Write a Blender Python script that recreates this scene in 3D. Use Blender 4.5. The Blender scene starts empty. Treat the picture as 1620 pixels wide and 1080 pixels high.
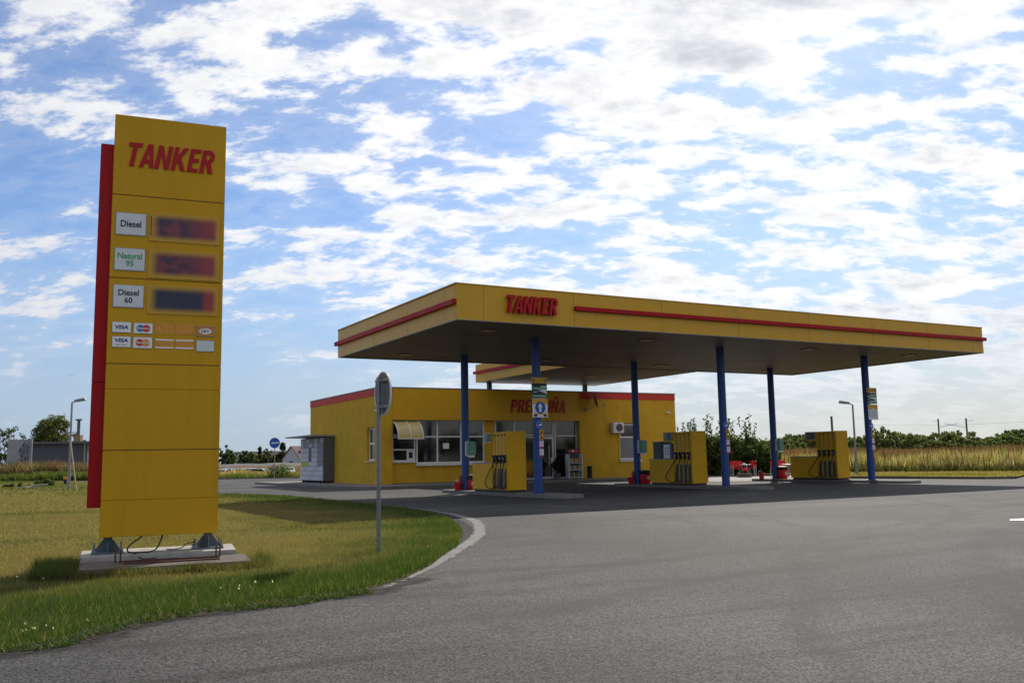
import bpy, bmesh, math, random
import numpy as np
from mathutils import Vector, Matrix, Euler
from mathutils.geometry import tessellate_polygon

random.seed(7); RNG = np.random.default_rng(7)
SC = bpy.context.scene
COL = SC.collection
PI = math.pi

# ------------------------------------------------------------------ camera, sun, sky, exposure
CAM = Vector((-12.228, -25.33, 1.35)); YAW, PITCH, ROLL, FPX = 0.50993, 0.12673, -0.01799, 1451.92
_r = Vector((math.cos(YAW), -math.sin(YAW), 0)); _f0 = Vector((math.sin(YAW), math.cos(YAW), 0))
FWD = _f0 * math.cos(PITCH) + Vector((0, 0, math.sin(PITCH)))
_u = -_f0 * math.sin(PITCH) + Vector((0, 0, math.cos(PITCH)))
RIGHT = _r * math.cos(ROLL) + _u * math.sin(ROLL)
UP = _u * math.cos(ROLL) - _r * math.sin(ROLL)
cd = bpy.data.cameras.new('camera'); cam = bpy.data.objects.new('camera', cd); COL.objects.link(cam)
M = Matrix((RIGHT, UP, -FWD)).transposed().to_4x4(); M.translation = CAM
cam.matrix_world = M
cd.sensor_width = 36.0; cd.lens = FPX / 1620 * 36.0; cd.clip_start = 0.1; cd.clip_end = 8000
SC.camera = cam

SUN_DIR = Vector((6.3, 5.9, 6.78)).normalized()
SUN_EL = math.asin(SUN_DIR.z); SUN_AZ = math.atan2(SUN_DIR.x, SUN_DIR.y)
sd = bpy.data.lights.new('sun', 'SUN'); sun = bpy.data.objects.new('sun', sd); COL.objects.link(sun)
sd.energy = 4.6; sd.angle = math.radians(0.6); sd.color = (1.0, 0.93, 0.82)
sun.rotation_euler = SUN_DIR.to_track_quat('Z', 'Y').to_euler(); sun.location = (40, 40, 60)
SC.view_settings.view_transform = 'Standard'; SC.view_settings.look = 'None'
SC.view_settings.exposure = 0.0; SC.view_settings.gamma = 1.0

class NT:
    """tiny node-tree builder"""
    def __init__(s, t): s.t = t; t.nodes.clear()
    def n(s, kind, **kw):
        nd = s.t.nodes.new(kind)
        for k, v in kw.items():
            if k.startswith('i_'):
                nd.inputs[k[2:].replace('_', ' ')].default_value = v
            else: setattr(nd, k, v)
        return nd
    def l(s, a, b): s.t.links.new(a, b)
    def val(s, sock, v):
        if hasattr(v, 'is_linked') or isinstance(v, bpy.types.NodeSocket): s.l(v, sock)
        else: sock.default_value = v
    def math(s, op, a, b=0.0, c=None, clamp=False):
        m = s.t.nodes.new('ShaderNodeMath'); m.operation = op; m.use_clamp = clamp
        s.val(m.inputs[0], a); s.val(m.inputs[1], b)
        if c is not None: s.val(m.inputs[2], c)
        return m.outputs[0]
    def vmath(s, op, a, b=(0, 0, 0)):
        m = s.t.nodes.new('ShaderNodeVectorMath'); m.operation = op
        s.val(m.inputs[0], a); s.val(m.inputs[1], b)
        return m.outputs['Value'] if op in ('DOT_PRODUCT', 'LENGTH') else m.outputs[0]
    def noise(s, vec, scale, detail=4, rough=0.55, lac=2.0, dist=0.0):
        m = s.t.nodes.new('ShaderNodeTexNoise')
        if vec is not None: s.l(vec, m.inputs['Vector'])
        m.inputs['Scale'].default_value = scale; m.inputs['Detail'].default_value = detail
        m.inputs['Roughness'].default_value = rough; m.inputs['Lacunarity'].default_value = lac
        m.inputs['Distortion'].default_value = dist
        return m.outputs['Fac']
    def ramp(s, v, lo, hi, a=0.0, b=1.0):
        m = s.t.nodes.new('ShaderNodeMapRange'); m.interpolation_type = 'SMOOTHSTEP'
        s.val(m.inputs[0], v); s.val(m.inputs[1], lo); s.val(m.inputs[2], hi)
        s.val(m.inputs[3], a); s.val(m.inputs[4], b)
        return m.outputs[0]
    def mix(s, f, a, b, mode='MIX'):
        m = s.t.nodes.new('ShaderNodeMix'); m.data_type = 'RGBA'; m.blend_type = mode
        s.val(m.inputs[0], f)
        for i, v in ((6, a), (7, b)):
            if isinstance(v, (tuple, list)) and len(v) == 3: v = (*v, 1)
            s.val(m.inputs[i], v)
        return m.outputs[2]

def build_world():
    w = bpy.data.worlds.new('World'); SC.world = w; w.use_nodes = True
    T = NT(w.node_tree)
    out = T.n('ShaderNodeOutputWorld'); bg = T.n('ShaderNodeBackground'); T.l(bg.outputs[0], out.inputs[0])
    sky = T.n('ShaderNodeTexSky', sky_type='NISHITA', sun_disc=False, sun_elevation=SUN_EL, sun_rotation=SUN_AZ,
              altitude=200, air_density=1.0, dust_density=0.7, ozone_density=2.0)
    d = T.n('ShaderNodeTexCoord').outputs['Generated']
    d = T.vmath('NORMALIZE', d)
    z = T.vmath('DOT_PRODUCT', d, (0, 0, 1)); rx = T.vmath('DOT_PRODUCT', d, tuple(_r)); ry = T.vmath('DOT_PRODUCT', d, tuple(_f0))
    zz = T.math('MAXIMUM', T.math('ADD', z, 0.36), 0.12)
    px = T.math('DIVIDE', rx, zz); py = T.math('DIVIDE', ry, zz)
    cv = T.n('ShaderNodeCombineXYZ'); T.l(px, cv.inputs[0]); T.l(py, cv.inputs[1]); cv.inputs[2].default_value = 3.7
    mp = T.n('ShaderNodeMapping'); T.l(cv.outputs[0], mp.inputs[0])
    mp.inputs['Rotation'].default_value = (0, 0, math.radians(57)); mp.inputs['Scale'].default_value = (0.66, 1.22, 1.0)
    uv = mp.outputs[0]
    def field(vec):
        big = T.noise(vec, 2.4, 2, 0.5)
        mid = T.noise(vec, 12.0, 10, 0.61, 2.05, 0.12)
        return T.math('ADD', T.math('MULTIPLY', mid, 1.0), T.math('MULTIPLY', T.math('SUBTRACT', big, 0.5), 0.28))
    f0 = field(uv)
    off = T.vmath('ADD', uv, (0.02, 0.038, 0.0))
    f1 = field(off)
    # more cover to the right, clearer low on the left
    az = T.math('DIVIDE', rx, T.math('MAXIMUM', T.math('ABSOLUTE', ry), 0.05))
    cover = T.math('ADD', T.ramp(az, -0.75, 0.40, -0.038, 0.082), T.math('MULTIPLY', T.ramp(z, 0.03, 0.27, -0.10, 0.03), T.ramp(az, -0.5, 0.15, 1.0, 0.12)))
    cover = T.math('ADD', cover, T.ramp(z, 0.30, 0.45, 0.0, 0.05))
    g0 = T.math('ADD', f0, cover)
    dens = T.math('MAXIMUM', T.ramp(g0, 0.462, 0.625), T.ramp(g0, 0.34, 0.50, 0.03, 0.16))
    thick = T.ramp(T.math('ADD', T.math('MULTIPLY', g0, 0.45), T.math('MULTIPLY', T.math('ADD', f1, cover), 0.55)), 0.57, 0.81)
    sd_ = T.vmath('DOT_PRODUCT', d, tuple(SUN_DIR))
    glow = T.ramp(sd_, 0.55, 1.0)
    lit = T.mix(glow, (7.7, 7.8, 8.2), (11.2, 11.1, 10.9))
    shade = T.mix(glow, (4.9, 5.1, 5.9), (6.6, 6.7, 7.3))
    cloud = T.mix(thick, lit, shade)
    dens = T.math('MULTIPLY', dens, T.ramp(z, -0.01, 0.17, 0.12, 0.97))
    # blue of the clear sky, pale towards the horizon
    blue = T.mix(1.0, sky.outputs[0], (SKY_TINT[0], SKY_TINT[1], SKY_TINT[2]), 'MULTIPLY')
    hz = T.ramp(z, 0.0, 0.26, 0.85, 0.0)
    pale = T.mix(T.ramp(az, -0.5, 0.5), (4.1, 5.1, 6.6), (6.3, 6.35, 6.2))
    blue = T.mix(hz, blue, pale)
    T.l(T.mix(dens, blue, cloud), bg.inputs[0]); bg.inputs[1].default_value = 0.1
    w.cycles.sampling_method = 'MANUAL'; w.cycles.sample_map_resolution = 512
SKY_TINT = (0.70, 0.89, 1.14)
build_world()

def ray(px, py):
    """direction of a photo pixel (1620 x 1080)"""
    return (FWD + RIGHT * ((px - 810) / FPX) - UP * ((py - 540) / FPX))
def far(px, py, dist):
    """the point seen at that pixel, `dist` metres ahead of the camera"""
    d = ray(px, py); return CAM + d * (dist / d.dot(_f0))
def sstep(a, b, x):
    t = np.clip((np.asarray(x, float) - a) / (b - a), 0, 1); return t * t * (3 - 2 * t)
def zg(x, y):
    """terrain height: flat, dipping to the field behind the far road on the left"""
    x = np.asarray(x, float); y = np.asarray(y, float)
    s = (x - 4.7) * .78 + (y - 58.2) * .626
    X = (x - CAM.x) * _r.x + (y - CAM.y) * _r.y; Y = (x - CAM.x) * _f0.x + (y - CAM.y) * _f0.y
    return -0.85 * sstep(5, 22, s) * (1 - sstep(-.16, .02, X / np.maximum(Y, 1)))

# ------------------------------------------------------------------ materials
def mat(name, col, rough=0.6, metal=0.0, var=0.08, scale=6.0, spec=0.5, bump=0.0, bscale=80.0, dirt=0.0, coat=0.0, streak=0.0):
    m = bpy.data.materials.new(name); m.use_nodes = True; T = NT(m.node_tree)
    out = T.n('ShaderNodeOutputMaterial'); b = T.n('ShaderNodeBsdfPrincipled'); T.l(b.outputs[0], out.inputs[0])
    oc = T.n('ShaderNodeTexCoord').outputs['Object']
    nz = T.noise(oc, scale, 5, 0.6)
    lo = tuple(c * (1 - var) for c in col); hi = tuple(min(1, c * (1 + var)) for c in col)
    c = T.mix(T.ramp(nz, 0.3, 0.7), lo, hi)
    if dirt:
        g = T.ramp(T.noise(oc, scale * 0.37, 6, 0.65), 0.5, 0.75, 0, dirt)
        c = T.mix(g, c, tuple(x * 0.55 + 0.02 for x in col))
    if streak:
        mp = T.n('ShaderNodeMapping'); T.l(oc, mp.inputs[0]); mp.inputs['Scale'].default_value = (2.2, 2.2, 0.16)
        c = T.mix(T.ramp(T.noise(mp.outputs[0], 2.6, 5, 0.65), 0.46, 0.72, 0, streak), c, tuple(x * 0.62 + 0.012 for x in col))
    T.l(c, b.inputs['Base Color'])
    T.l(T.ramp(nz, 0.25, 0.75, max(0.02, rough - 0.07), min(1, rough + 0.07)), b.inputs['Roughness'])
    b.inputs['Metallic'].default_value = metal; b.inputs['Specular IOR Level'].default_value = spec
    b.inputs['Coat Weight'].default_value = coat
    if bump:
        bp = T.n('ShaderNodeBump'); bp.inputs['Strength'].default_value = bump; bp.inputs['Distance'].default_value = 0.01
        T.l(T.noise(oc, bscale, 3, 0.6), bp.inputs['Height']); T.l(bp.outputs[0], b.inputs['Normal'])
    return m

def leafmat(name, trans=0.35, rough=0.55):
    m = bpy.data.materials.new(name); m.use_nodes = True; T = NT(m.node_tree)
    out = T.n('ShaderNodeOutputMaterial'); b = T.n('ShaderNodeBsdfPrincipled'); tr = T.n('ShaderNodeBsdfTranslucent')
    a = T.n('ShaderNodeAttribute', attribute_name='Col'); mx = T.n('ShaderNodeMixShader'); mx.inputs[0].default_value = trans
    T.l(a.outputs['Color'], b.inputs['Base Color']); b.inputs['Roughness'].default_value = rough
    b.inputs['Specular IOR Level'].default_value = 0.25
    T.l(T.mix(1.0, a.outputs['Color'], (1.5, 1.55, 0.8), 'MULTIPLY'), tr.inputs['Color'])
    T.l(b.outputs[0], mx.inputs[1]); T.l(tr.outputs[0], mx.inputs[2]); T.l(mx.outputs[0], out.inputs[0])
    return m

def asphalt_mat():
    m = bpy.data.materials.new('asphalt'); m.use_nodes = True; T = NT(m.node_tree)
    out = T.n('ShaderNodeOutputMaterial'); b = T.n('ShaderNodeBsdfPrincipled'); T.l(b.outputs[0], out.inputs[0])
    oc = T.n('ShaderNodeTexCoord').outputs['Object']
    vor = T.n('ShaderNodeTexVoronoi', feature='F1'); T.l(oc, vor.inputs['Vector']); vor.inputs['Scale'].default_value = 72
    cellv = T.n('ShaderNodeSeparateColor'); T.l(vor.outputs['Color'], cellv.inputs[0])
    fine = T.noise(oc, 160, 2, 0.7)
    mid = T.noise(oc, 1.3, 6, 0.65); big = T.noise(oc, 0.16, 4, 0.55)
    mp = T.n('ShaderNodeMapping'); T.l(oc, mp.inputs[0]); mp.inputs['Rotation'].default_value = (0, 0, 0.28); mp.inputs['Scale'].default_value = (0.10, 1.1, 1)
    streak = T.noise(mp.outputs[0], 0.9, 5, 0.6, 2, 0.6)
    base = T.mix(T.ramp(big, 0.3, 0.7), (0.044, 0.043, 0.043), (0.080, 0.078, 0.077))
    base = T.mix(T.ramp(mid, 0.50, 0.74, 0, 0.5), base, (0.034, 0.033, 0.033))
    base = T.mix(T.ramp(streak, 0.52, 0.66, 0, 0.75), base, (0.034, 0.033, 0.032))
    base = T.mix(T.ramp(streak, 0.25, 0.38, 0.22, 0.0), base, (0.100, 0.098, 0.096))
    base = T.mix(T.ramp(cellv.outputs[0], 0.0, 1.0, 0.0, 1.0), T.mix(1.0, base, (0.30, 0.30, 0.30), 'MULTIPLY'), T.mix(1.0, base, (1.72, 1.72, 1.72), 'MULTIPLY'))
    base = T.mix(T.ramp(fine, 0.62, 0.75, 0, 0.5), base, (0.21, 0.205, 0.20))
    # meandering cracks
    v2 = T.n('ShaderNodeTexVoronoi', feature='DISTANCE_TO_EDGE'); v2.inputs['Scale'].default_value = 0.17
    T.l(T.vmath('ADD', oc, T.n('ShaderNodeTexNoise', i_Scale=0.5, i_Detail=6.0).outputs['Color']), v2.inputs['Vector'])
    crack = T.math('MULTIPLY', T.ramp(v2.outputs['Distance'], 0.0, 0.0035, 0.6, 0.0), T.ramp(T.noise(oc, 0.13, 2), 0.5, 0.58))
    base = T.mix(crack, base, (0.022, 0.022, 0.022))
    # sweeping tyre marks and a paving joint
    sp = T.n('ShaderNodeSeparateXYZ'); T.l(oc, sp.inputs[0]); wob = T.noise(oc, 0.35, 4, 0.6)
    for cx_, cy_, rad, wd, amt in ((-9, -6, 10.2, .34, .62), (-9, -6, 12.0, .38, .55), (-4, 2, 17.5, .32, .6), (-4, 2, 19.2, .36, .5), (14, -40, 27, .34, .6), (14, -40, 28.8, .3, .5), (-9, -6, 7.6, .3, .5)):
        dx = T.math('SUBTRACT', sp.outputs[0], cx_); dy = T.math('SUBTRACT', sp.outputs[1], cy_)
        dd = T.math('SQRT', T.math('ADD', T.math('MULTIPLY', dx, dx), T.math('MULTIPLY', dy, dy)))
        dd = T.math('ABSOLUTE', T.math('SUBTRACT', T.math('ADD', dd, T.math('MULTIPLY', wob, 1.6)), rad + .8))
        base = T.mix(T.math('MULTIPLY', T.ramp(dd, 0.0, wd, amt, 0.0), T.ramp(mid, 0.34, 0.54)), base, (0.030, 0.029, 0.029))
    jl = T.math('ABSOLUTE', T.math('ADD', sp.outputs[1], T.math('ADD', T.math('MULTIPLY', wob, .35), 9.6)))
    base = T.mix(T.math('MULTIPLY', T.ramp(jl, 0.0, 0.07, 0.9, 0.0), T.ramp(T.noise(oc, 0.5, 3), 0.42, 0.55)), base, (0.022, 0.022, 0.022))
    # drips of fuel and oil
    v3 = T.n('ShaderNodeTexVoronoi', feature='F1'); T.l(oc, v3.inputs['Vector']); v3.inputs['Scale'].default_value = 0.45
    spot = T.math('MULTIPLY', T.ramp(T.math('ADD', v3.outputs['Distance'], T.math('MULTIPLY', mid, 0.25)), 0.14, 0.24, 0.55, 0.0), T.ramp(big, 0.36, 0.5))
    base = T.mix(spot, base, (0.032, 0.031, 0.030))
    T.l(base, b.inputs['Base Color'])
    b.inputs['Roughness'].default_value = 0.78; b.inputs['Specular IOR Level'].default_value = 0.13
    bp = T.n('ShaderNodeBump'); bp.inputs['Strength'].default_value = 0.55; bp.inputs['Distance'].default_value = 0.006
    T.l(T.math('ADD', vor.outputs['Distance'], fine), bp.inputs['Height']); T.l(bp.outputs[0], b.inputs['Normal'])
    return m

def ground_mat(name, c1, c2, c3, s=1.0):
    m = bpy.data.materials.new(name); m.use_nodes = True; T = NT(m.node_tree)
    out = T.n('ShaderNodeOutputMaterial'); b = T.n('ShaderNodeBsdfPrincipled'); T.l(b.outputs[0], out.inputs[0])
    oc = T.n('ShaderNodeTexCoord').outputs['Object']
    c = T.mix(T.ramp(T.noise(oc, 0.25 * s, 6, 0.6), 0.4, 0.6), c1, c2)
    c = T.mix(T.ramp(T.noise(oc, 1.7 * s, 6, 0.65), 0.45, 0.68, 0, 0.8), c, c3)
    c = T.mix(T.ramp(T.noise(oc, 34 * s, 3, 0.7), 0.4, 0.72, 0, 0.5), c, tuple(x * 0.5 for x in c1))
    T.l(c, b.inputs['Base Color']); b.inputs['Roughness'].default_value = 0.95; b.inputs['Specular IOR Level'].default_value = 0.1
    bp = T.n('ShaderNodeBump'); bp.inputs['Strength'].default_value = 0.8; bp.inputs['Distance'].default_value = 0.03
    T.l(T.noise(oc, 30 * s, 4, 0.7), bp.inputs['Height']); T.l(bp.outputs[0], b.inputs['Normal'])
    return m

def display_mat(name, navy, mid, end):
    m = bpy.data.materials.new(name); m.use_nodes = True; T = NT(m.node_tree)
    out = T.n('ShaderNodeOutputMaterial'); b = T.n('ShaderNodeBsdfPrincipled'); T.l(b.outputs[0], out.inputs[0])
    tc = T.n('ShaderNodeTexCoord'); sp = T.n('ShaderNodeSeparateXYZ'); T.l(tc.outputs['Generated'], sp.inputs[0])
    x, z = sp.outputs[0], sp.outputs[2]
    edge = T.math('MULTIPLY', T.math('MULTIPLY', T.ramp(x, 0.0, 0.16), T.ramp(x, 1.0, 0.90)), T.math('MULTIPLY', T.ramp(z, 0.0, 0.27), T.ramp(z, 1.0, 0.73)))
    c = T.mix(T.ramp(x, *end), navy, (0.33, 0.03, 0.035))
    c = T.mix(T.math('MULTIPLY', T.ramp(T.noise(tc.outputs['Object'], 5.5, 1, 0.5), 0.42, 0.62), mid), c, (0.20, 0.035, 0.05))
    c = T.mix(edge, (0.54, 0.298, 0.010), c)
    T.l(c, b.inputs['Base Color']); b.inputs['Roughness'].default_value = 0.4
    return m

YEL = mat('yellow_panel', (0.600, 0.330, 0.012), 0.36, var=0.03, scale=1.2, spec=0.33, dirt=0.04, streak=0.16)
YELD = mat('yellow_pylon_panel', (0.560, 0.310, 0.010), 0.50, var=0.04, scale=1.0, spec=0.18, dirt=0.12, streak=0.22)
YWALL = mat('yellow_plaster', (0.60, 0.355, 0.026), 0.85, var=0.07, scale=1.5, spec=0.25, bump=0.25, bscale=120, dirt=0.25, streak=0.35)
YPUMP = mat('yellow_pump_paint', (0.70, 0.375, 0.004), 0.42, var=0.05, scale=2.0, spec=0.25, dirt=0.18, streak=0.25)
RED = mat('red_panel', (0.37, 0.004, 0.008), 0.5, var=0.06, scale=2, spec=0.2)
REDPL = mat('red_plastic', (0.62, 0.014, 0.02), 0.4, var=0.08, scale=8)
REDB = mat('red_band', (0.55, 0.028, 0.018), 0.6, var=0.07, scale=2)
BLUE = mat('blue_paint', (0.009, 0.052, 0.235), 0.45, var=0.10, scale=3, dirt=0.2, streak=0.4)
BLUES = mat('blue_sign', (0.012, 0.09, 0.42), 0.5, var=0.05)
SOFF = mat('soffit_metal', (0.235, 0.205, 0.18), 0.6, var=0.06, scale=0.8, spec=0.3, dirt=0.2)
GREY = mat('grey_metal', (0.27, 0.28, 0.30), 0.5, metal=0.3, var=0.12, scale=9, dirt=0.2)
GALV = mat('galvanised_steel', (0.20, 0.215, 0.235), 0.42, metal=0.6, var=0.16, scale=14, dirt=0.25)
DKGREY = mat('dark_grey_paint', (0.088, 0.092, 0.098), 0.6, var=0.1)
STEELBLUE = mat('blue_grey_steel', (0.10, 0.125, 0.16), 0.5, metal=0.2, var=0.15, scale=10, dirt=0.3)
BLACK = mat('black_rubber', (0.012, 0.012, 0.014), 0.5, var=0.2)
WHITE = mat('white_frame', (0.74, 0.73, 0.71), 0.5, var=0.04, scale=4, dirt=0.12)
PAPER = mat('white_plate', (0.78, 0.79, 0.80), 0.45, var=0.03, scale=5)
PALE = mat('pale_plate', (0.60, 0.64, 0.67), 0.4, var=0.04, scale=5)
CONC = mat('concrete', (0.34, 0.325, 0.30), 0.9, var=0.18, scale=5, spec=0.2, bump=0.5, bscale=60, dirt=0.35)
CONCD = mat('weathered_concrete', (0.125, 0.106, 0.09), 0.92, var=0.25, scale=6, spec=0.2, bump=0.6, bscale=50, dirt=0.5)
PAVE = mat('pavement_concrete', (0.19, 0.18, 0.168), 0.9, var=0.15, scale=3, spec=0.2, bump=0.4, bscale=70, dirt=0.3)
KERB = mat('kerb_stone', (0.14, 0.133, 0.126), 0.9, var=0.2, scale=5, spec=0.2, bump=0.4, bscale=60, dirt=0.4)
RUST = mat('rusty_steel', (0.085, 0.035, 0.022), 0.85, var=0.35, scale=30)
GLASS = mat('window_glass', (0.012, 0.014, 0.016), 0.05, var=0.2, scale=0.8, spec=0.9)
POLY = mat('polycarbonate', (0.52, 0.42, 0.16), 0.3, var=0.05)
GREEN = mat('green_sign', (0.03, 0.22, 0.09), 0.5, var=0.06)
GTEAL = mat('teal_plastic', (0.13, 0.34, 0.27), 0.35, var=0.06)
ORANGE = mat('orange_sticker', (0.62, 0.27, 0.03), 0.55, var=0.1, scale=14)
AMBER = mat('amber_sticker', (0.70, 0.38, 0.02), 0.5, var=0.1)
NAVYT = mat('navy_lettering', (0.012, 0.04, 0.17), 0.5, var=0.04)
BLACKT = mat('black_lettering', (0.012, 0.013, 0.016), 0.5, var=0.04)
GREENT = mat('green_lettering', (0.03, 0.30, 0.09), 0.5, var=0.04)
REDT = mat('red_lettering', (0.40, 0.005, 0.010), 0.45, var=0.05, spec=0.25)
REDSH = mat('dark_red_lettering', (0.38, 0.014, 0.014), 0.5, var=0.05)
ROADW = mat('worn_white_marking', (0.20, 0.194, 0.185), 0.92, var=0.3, scale=7, spec=0.15, bump=0.4, bscale=90, dirt=0.9)
LIGHTD = mat('lamp_diffuser', (0.42, 0.32, 0.13), 0.35, var=0.04)
SHED = mat('grey_cladding', (0.068, 0.072, 0.088), 0.6, var=0.08, scale=1)
TILE = mat('red_roof_tile', (0.065, 0.022, 0.02), 0.8, var=0.15, scale=3)
HOUSEW = mat('house_plaster', (0.50, 0.49, 0.48), 0.85, var=0.08)
BRICK = mat('brick', (0.28, 0.17, 0.12), 0.9, var=0.2, scale=12)
BARK = mat('bark', (0.10, 0.075, 0.055), 0.9, var=0.25, scale=14, bump=0.6)
WOOD = mat('grey_wood', (0.36, 0.31, 0.25), 0.85, var=0.2, scale=9)
DARKIN = mat('dark_interior', (0.03, 0.028, 0.03), 0.8, var=0.2)  # near-black colour stands in for the shade inside the shop
CARW = [mat('car_paint', c, 0.25, var=0.03, coat=0.6) for c in ((0.72, 0.72, 0.72), (0.60, 0.62, 0.64), (0.09, 0.095, 0.11))]
LEAF = leafmat('foliage', 0.45); BLADE = leafmat('grass_blade', 0.45, 0.6); STRAW = leafmat('dry_stem', 0.5, 0.7)
SOIL = mat('dark_soil', (0.060, 0.048, 0.036), 0.95, var=0.4, scale=14, spec=0.1, bump=0.9, bscale=50)
ASPH = asphalt_mat()
LAWN = ground_mat('lawn_ground', (0.105, 0.110, 0.030), (0.200, 0.165, 0.060), (0.085, 0.100, 0.028), 1.0)
FIELD = ground_mat('field_ground', (0.20, 0.155, 0.060), (0.16, 0.12, 0.055), (0.10, 0.10, 0.035), 0.4)

# ------------------------------------------------------------------ mesh helpers
class MB:
    def __init__(s): s.v = []; s.f = []; s.mi = []
    def _add(s, vs, fs, mi=0):
        o = len(s.v); s.v += [tuple(v) for v in vs]; s.f += [tuple(i + o for i in f) for f in fs]; s.mi += [mi] * len(fs); return s
    def box(s, x0, x1, y0, y1, z0, z1, mi=0):
        vs = [(x, y, z) for z in (z0, z1) for y in (y0, y1) for x in (x0, x1)]
        return s._add(vs, [(0, 2, 3, 1), (4, 5, 7, 6), (0, 1, 5, 4), (2, 6, 7, 3), (0, 4, 6, 2), (1, 3, 7, 5)], mi)
    def obox(s, c, size, rot, mi=0):
        R = Euler(rot).to_matrix(); c = Vector(c); a, b, d = (k / 2 for k in size)
        vs = [c + R @ Vector((x, y, z)) for z in (-d, d) for y in (-b, b) for x in (-a, a)]
        return s._add(vs, [(0, 2, 3, 1), (4, 5, 7, 6), (0, 1, 5, 4), (2, 6, 7, 3), (0, 4, 6, 2), (1, 3, 7, 5)], mi)
    def tube(s, pts, r, n=10, r1=None, caps=True, mi=0):
        pts = [Vector(p) for p in pts]; N = len(pts); base = len(s.v); prev = None
        for i, p in enumerate(pts):
            t = (pts[min(i + 1, N - 1)] - pts[max(i - 1, 0)]).normalized()
            if prev is None:
                a = Vector((0, 0, 1)) if abs(t.z) < 0.9 else Vector((1, 0, 0)); u = t.cross(a).normalized()
            else: u = (prev - t * prev.dot(t)).normalized()
            prev = u; w = t.cross(u)
            rr = r if r1 is None else r + (r1 - r) * i / max(N - 1, 1)
            for k in range(n):
                ang = 2 * PI * k / n; s.v.append(tuple(p + (u * math.cos(ang) + w * math.sin(ang)) * rr))
        for i in range(N - 1):
            for k in range(n):
                a = base + i * n + k; b = base + i * n + (k + 1) % n
                s.f.append((a, b, b + n, a + n)); s.mi.append(mi)
        if caps:
            s.f.append(tuple(base + k for k in reversed(range(n)))); s.mi.append(mi)
            s.f.append(tuple(base + (N - 1) * n + k for k in range(n))); s.mi.append(mi)
        return s
    def lathe(s, prof, c=(0, 0, 0), n=20, mi=0):
        """profile of (r, z) about the vertical axis"""
        base = len(s.v)
        for r, z in prof:
            for k in range(n):
                a = 2 * PI * k / n; s.v.append((c[0] + r * math.cos(a), c[1] + r * math.sin(a), c[2] + z))
        for i in range(len(prof) - 1):
            for k in range(n):
                a = base + i * n + k; b = base + i * n + (k + 1) % n
                s.f.append((a, b, b + n, a + n)); s.mi.append(mi)
        s.f.append(tuple(base + k for k in reversed(range(n)))); s.mi.append(mi)
        s.f.append(tuple(base + (len(prof) - 1) * n + k for k in range(n))); s.mi.append(mi)
        return s
    def prism(s, poly, z0, z1, mi=0):
        """polygon in plan between two heights"""
        poly = ccw(poly); n = len(poly); o = len(s.v)
        s.v += [(x, y, z0) for x, y in poly] + [(x, y, z1) for x, y in poly]
        for t in tessellate_polygon([[Vector((x, y, 0)) for x, y in poly]]):
            t = orient(t, poly)
            s.f.append(tuple(o + n + i for i in t)); s.f.append(tuple(o + i for i in reversed(t))); s.mi += [mi, mi]
        for i in range(n):
            j = (i + 1) % n; s.f.append((o + i, o + j, o + n + j, o + n + i)); s.mi.append(mi)
        return s
    def sheet(s, poly, z, mi=0):
        poly = ccw(poly); o = len(s.v); s.v += [(x, y, z) for x, y in poly]
        for t in tessellate_polygon([[Vector((x, y, 0)) for x, y in poly]]):
            s.f.append(tuple(o + i for i in orient(t, poly))); s.mi.append(mi)
        return s
    def front(s, poly, y0, y1, mi=0):
        """polygon in x,z extruded in depth from y0 (front) to y1"""
        poly = ccw(poly); n = len(poly); o = len(s.v)
        s.v += [(x, y0, z) for x, z in poly] + [(x, y1, z) for x, z in poly]
        for t in tessellate_polygon([[Vector((x, z, 0)) for x, z in poly]]):
            t = orient(t, poly)
            s.f.append(tuple(o + i for i in t)); s.f.append(tuple(o + n + i for i in reversed(t))); s.mi += [mi, mi]
        for i in range(n):
            j = (i + 1) % n; s.f.append((o + i, o + n + i, o + n + j, o + j)); s.mi.append(mi)
        return s
    def disc(s, c, r, y0, y1, n=28, rz=None, mi=0):
        return s.front([(c[0] + r * math.cos(2 * PI * k / n), c[1] + (rz or r) * math.sin(2 * PI * k / n)) for k in range(n)], y0, y1, mi)
    def build(s, name, m, parent=None, smooth=False, bevel=0.0, loc=None):
        me = bpy.data.meshes.new(name); me.from_pydata(s.v, [], s.f); me.update()
        for mm in (m if isinstance(m, (list, tuple)) else [m]): me.materials.append(mm)
        me.polygons.foreach_set('material_index', s.mi)
        o = bpy.data.objects.new(name, me); COL.objects.link(o)
        if parent is not None: o.parent = parent
        if loc: o.location = loc
        if bevel:
            bm = bmesh.new(); bm.from_mesh(me)
            es = [e for e in bm.edges if len(e.link_faces) == 2 and e.calc_face_angle(0) > 0.6]
            bmesh.ops.bevel(bm, geom=es, offset=bevel, segments=2, affect='EDGES', clamp_overlap=True)
            bm.to_mesh(me); bm.free()
        if smooth or bevel:
            me.polygons.foreach_set('use_smooth', [True] * len(me.polygons))
            me.set_sharp_from_angle(angle=math.radians(38))
        return o
def area(p): return 0.5 * sum(p[i][0] * p[(i + 1) % len(p)][1] - p[(i + 1) % len(p)][0] * p[i][1] for i in range(len(p)))
def ccw(p): return list(p) if area(p) > 0 else list(reversed(p))
def orient(t, poly): return t if area([poly[i] for i in t]) > 0 else tuple(reversed(t))

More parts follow.
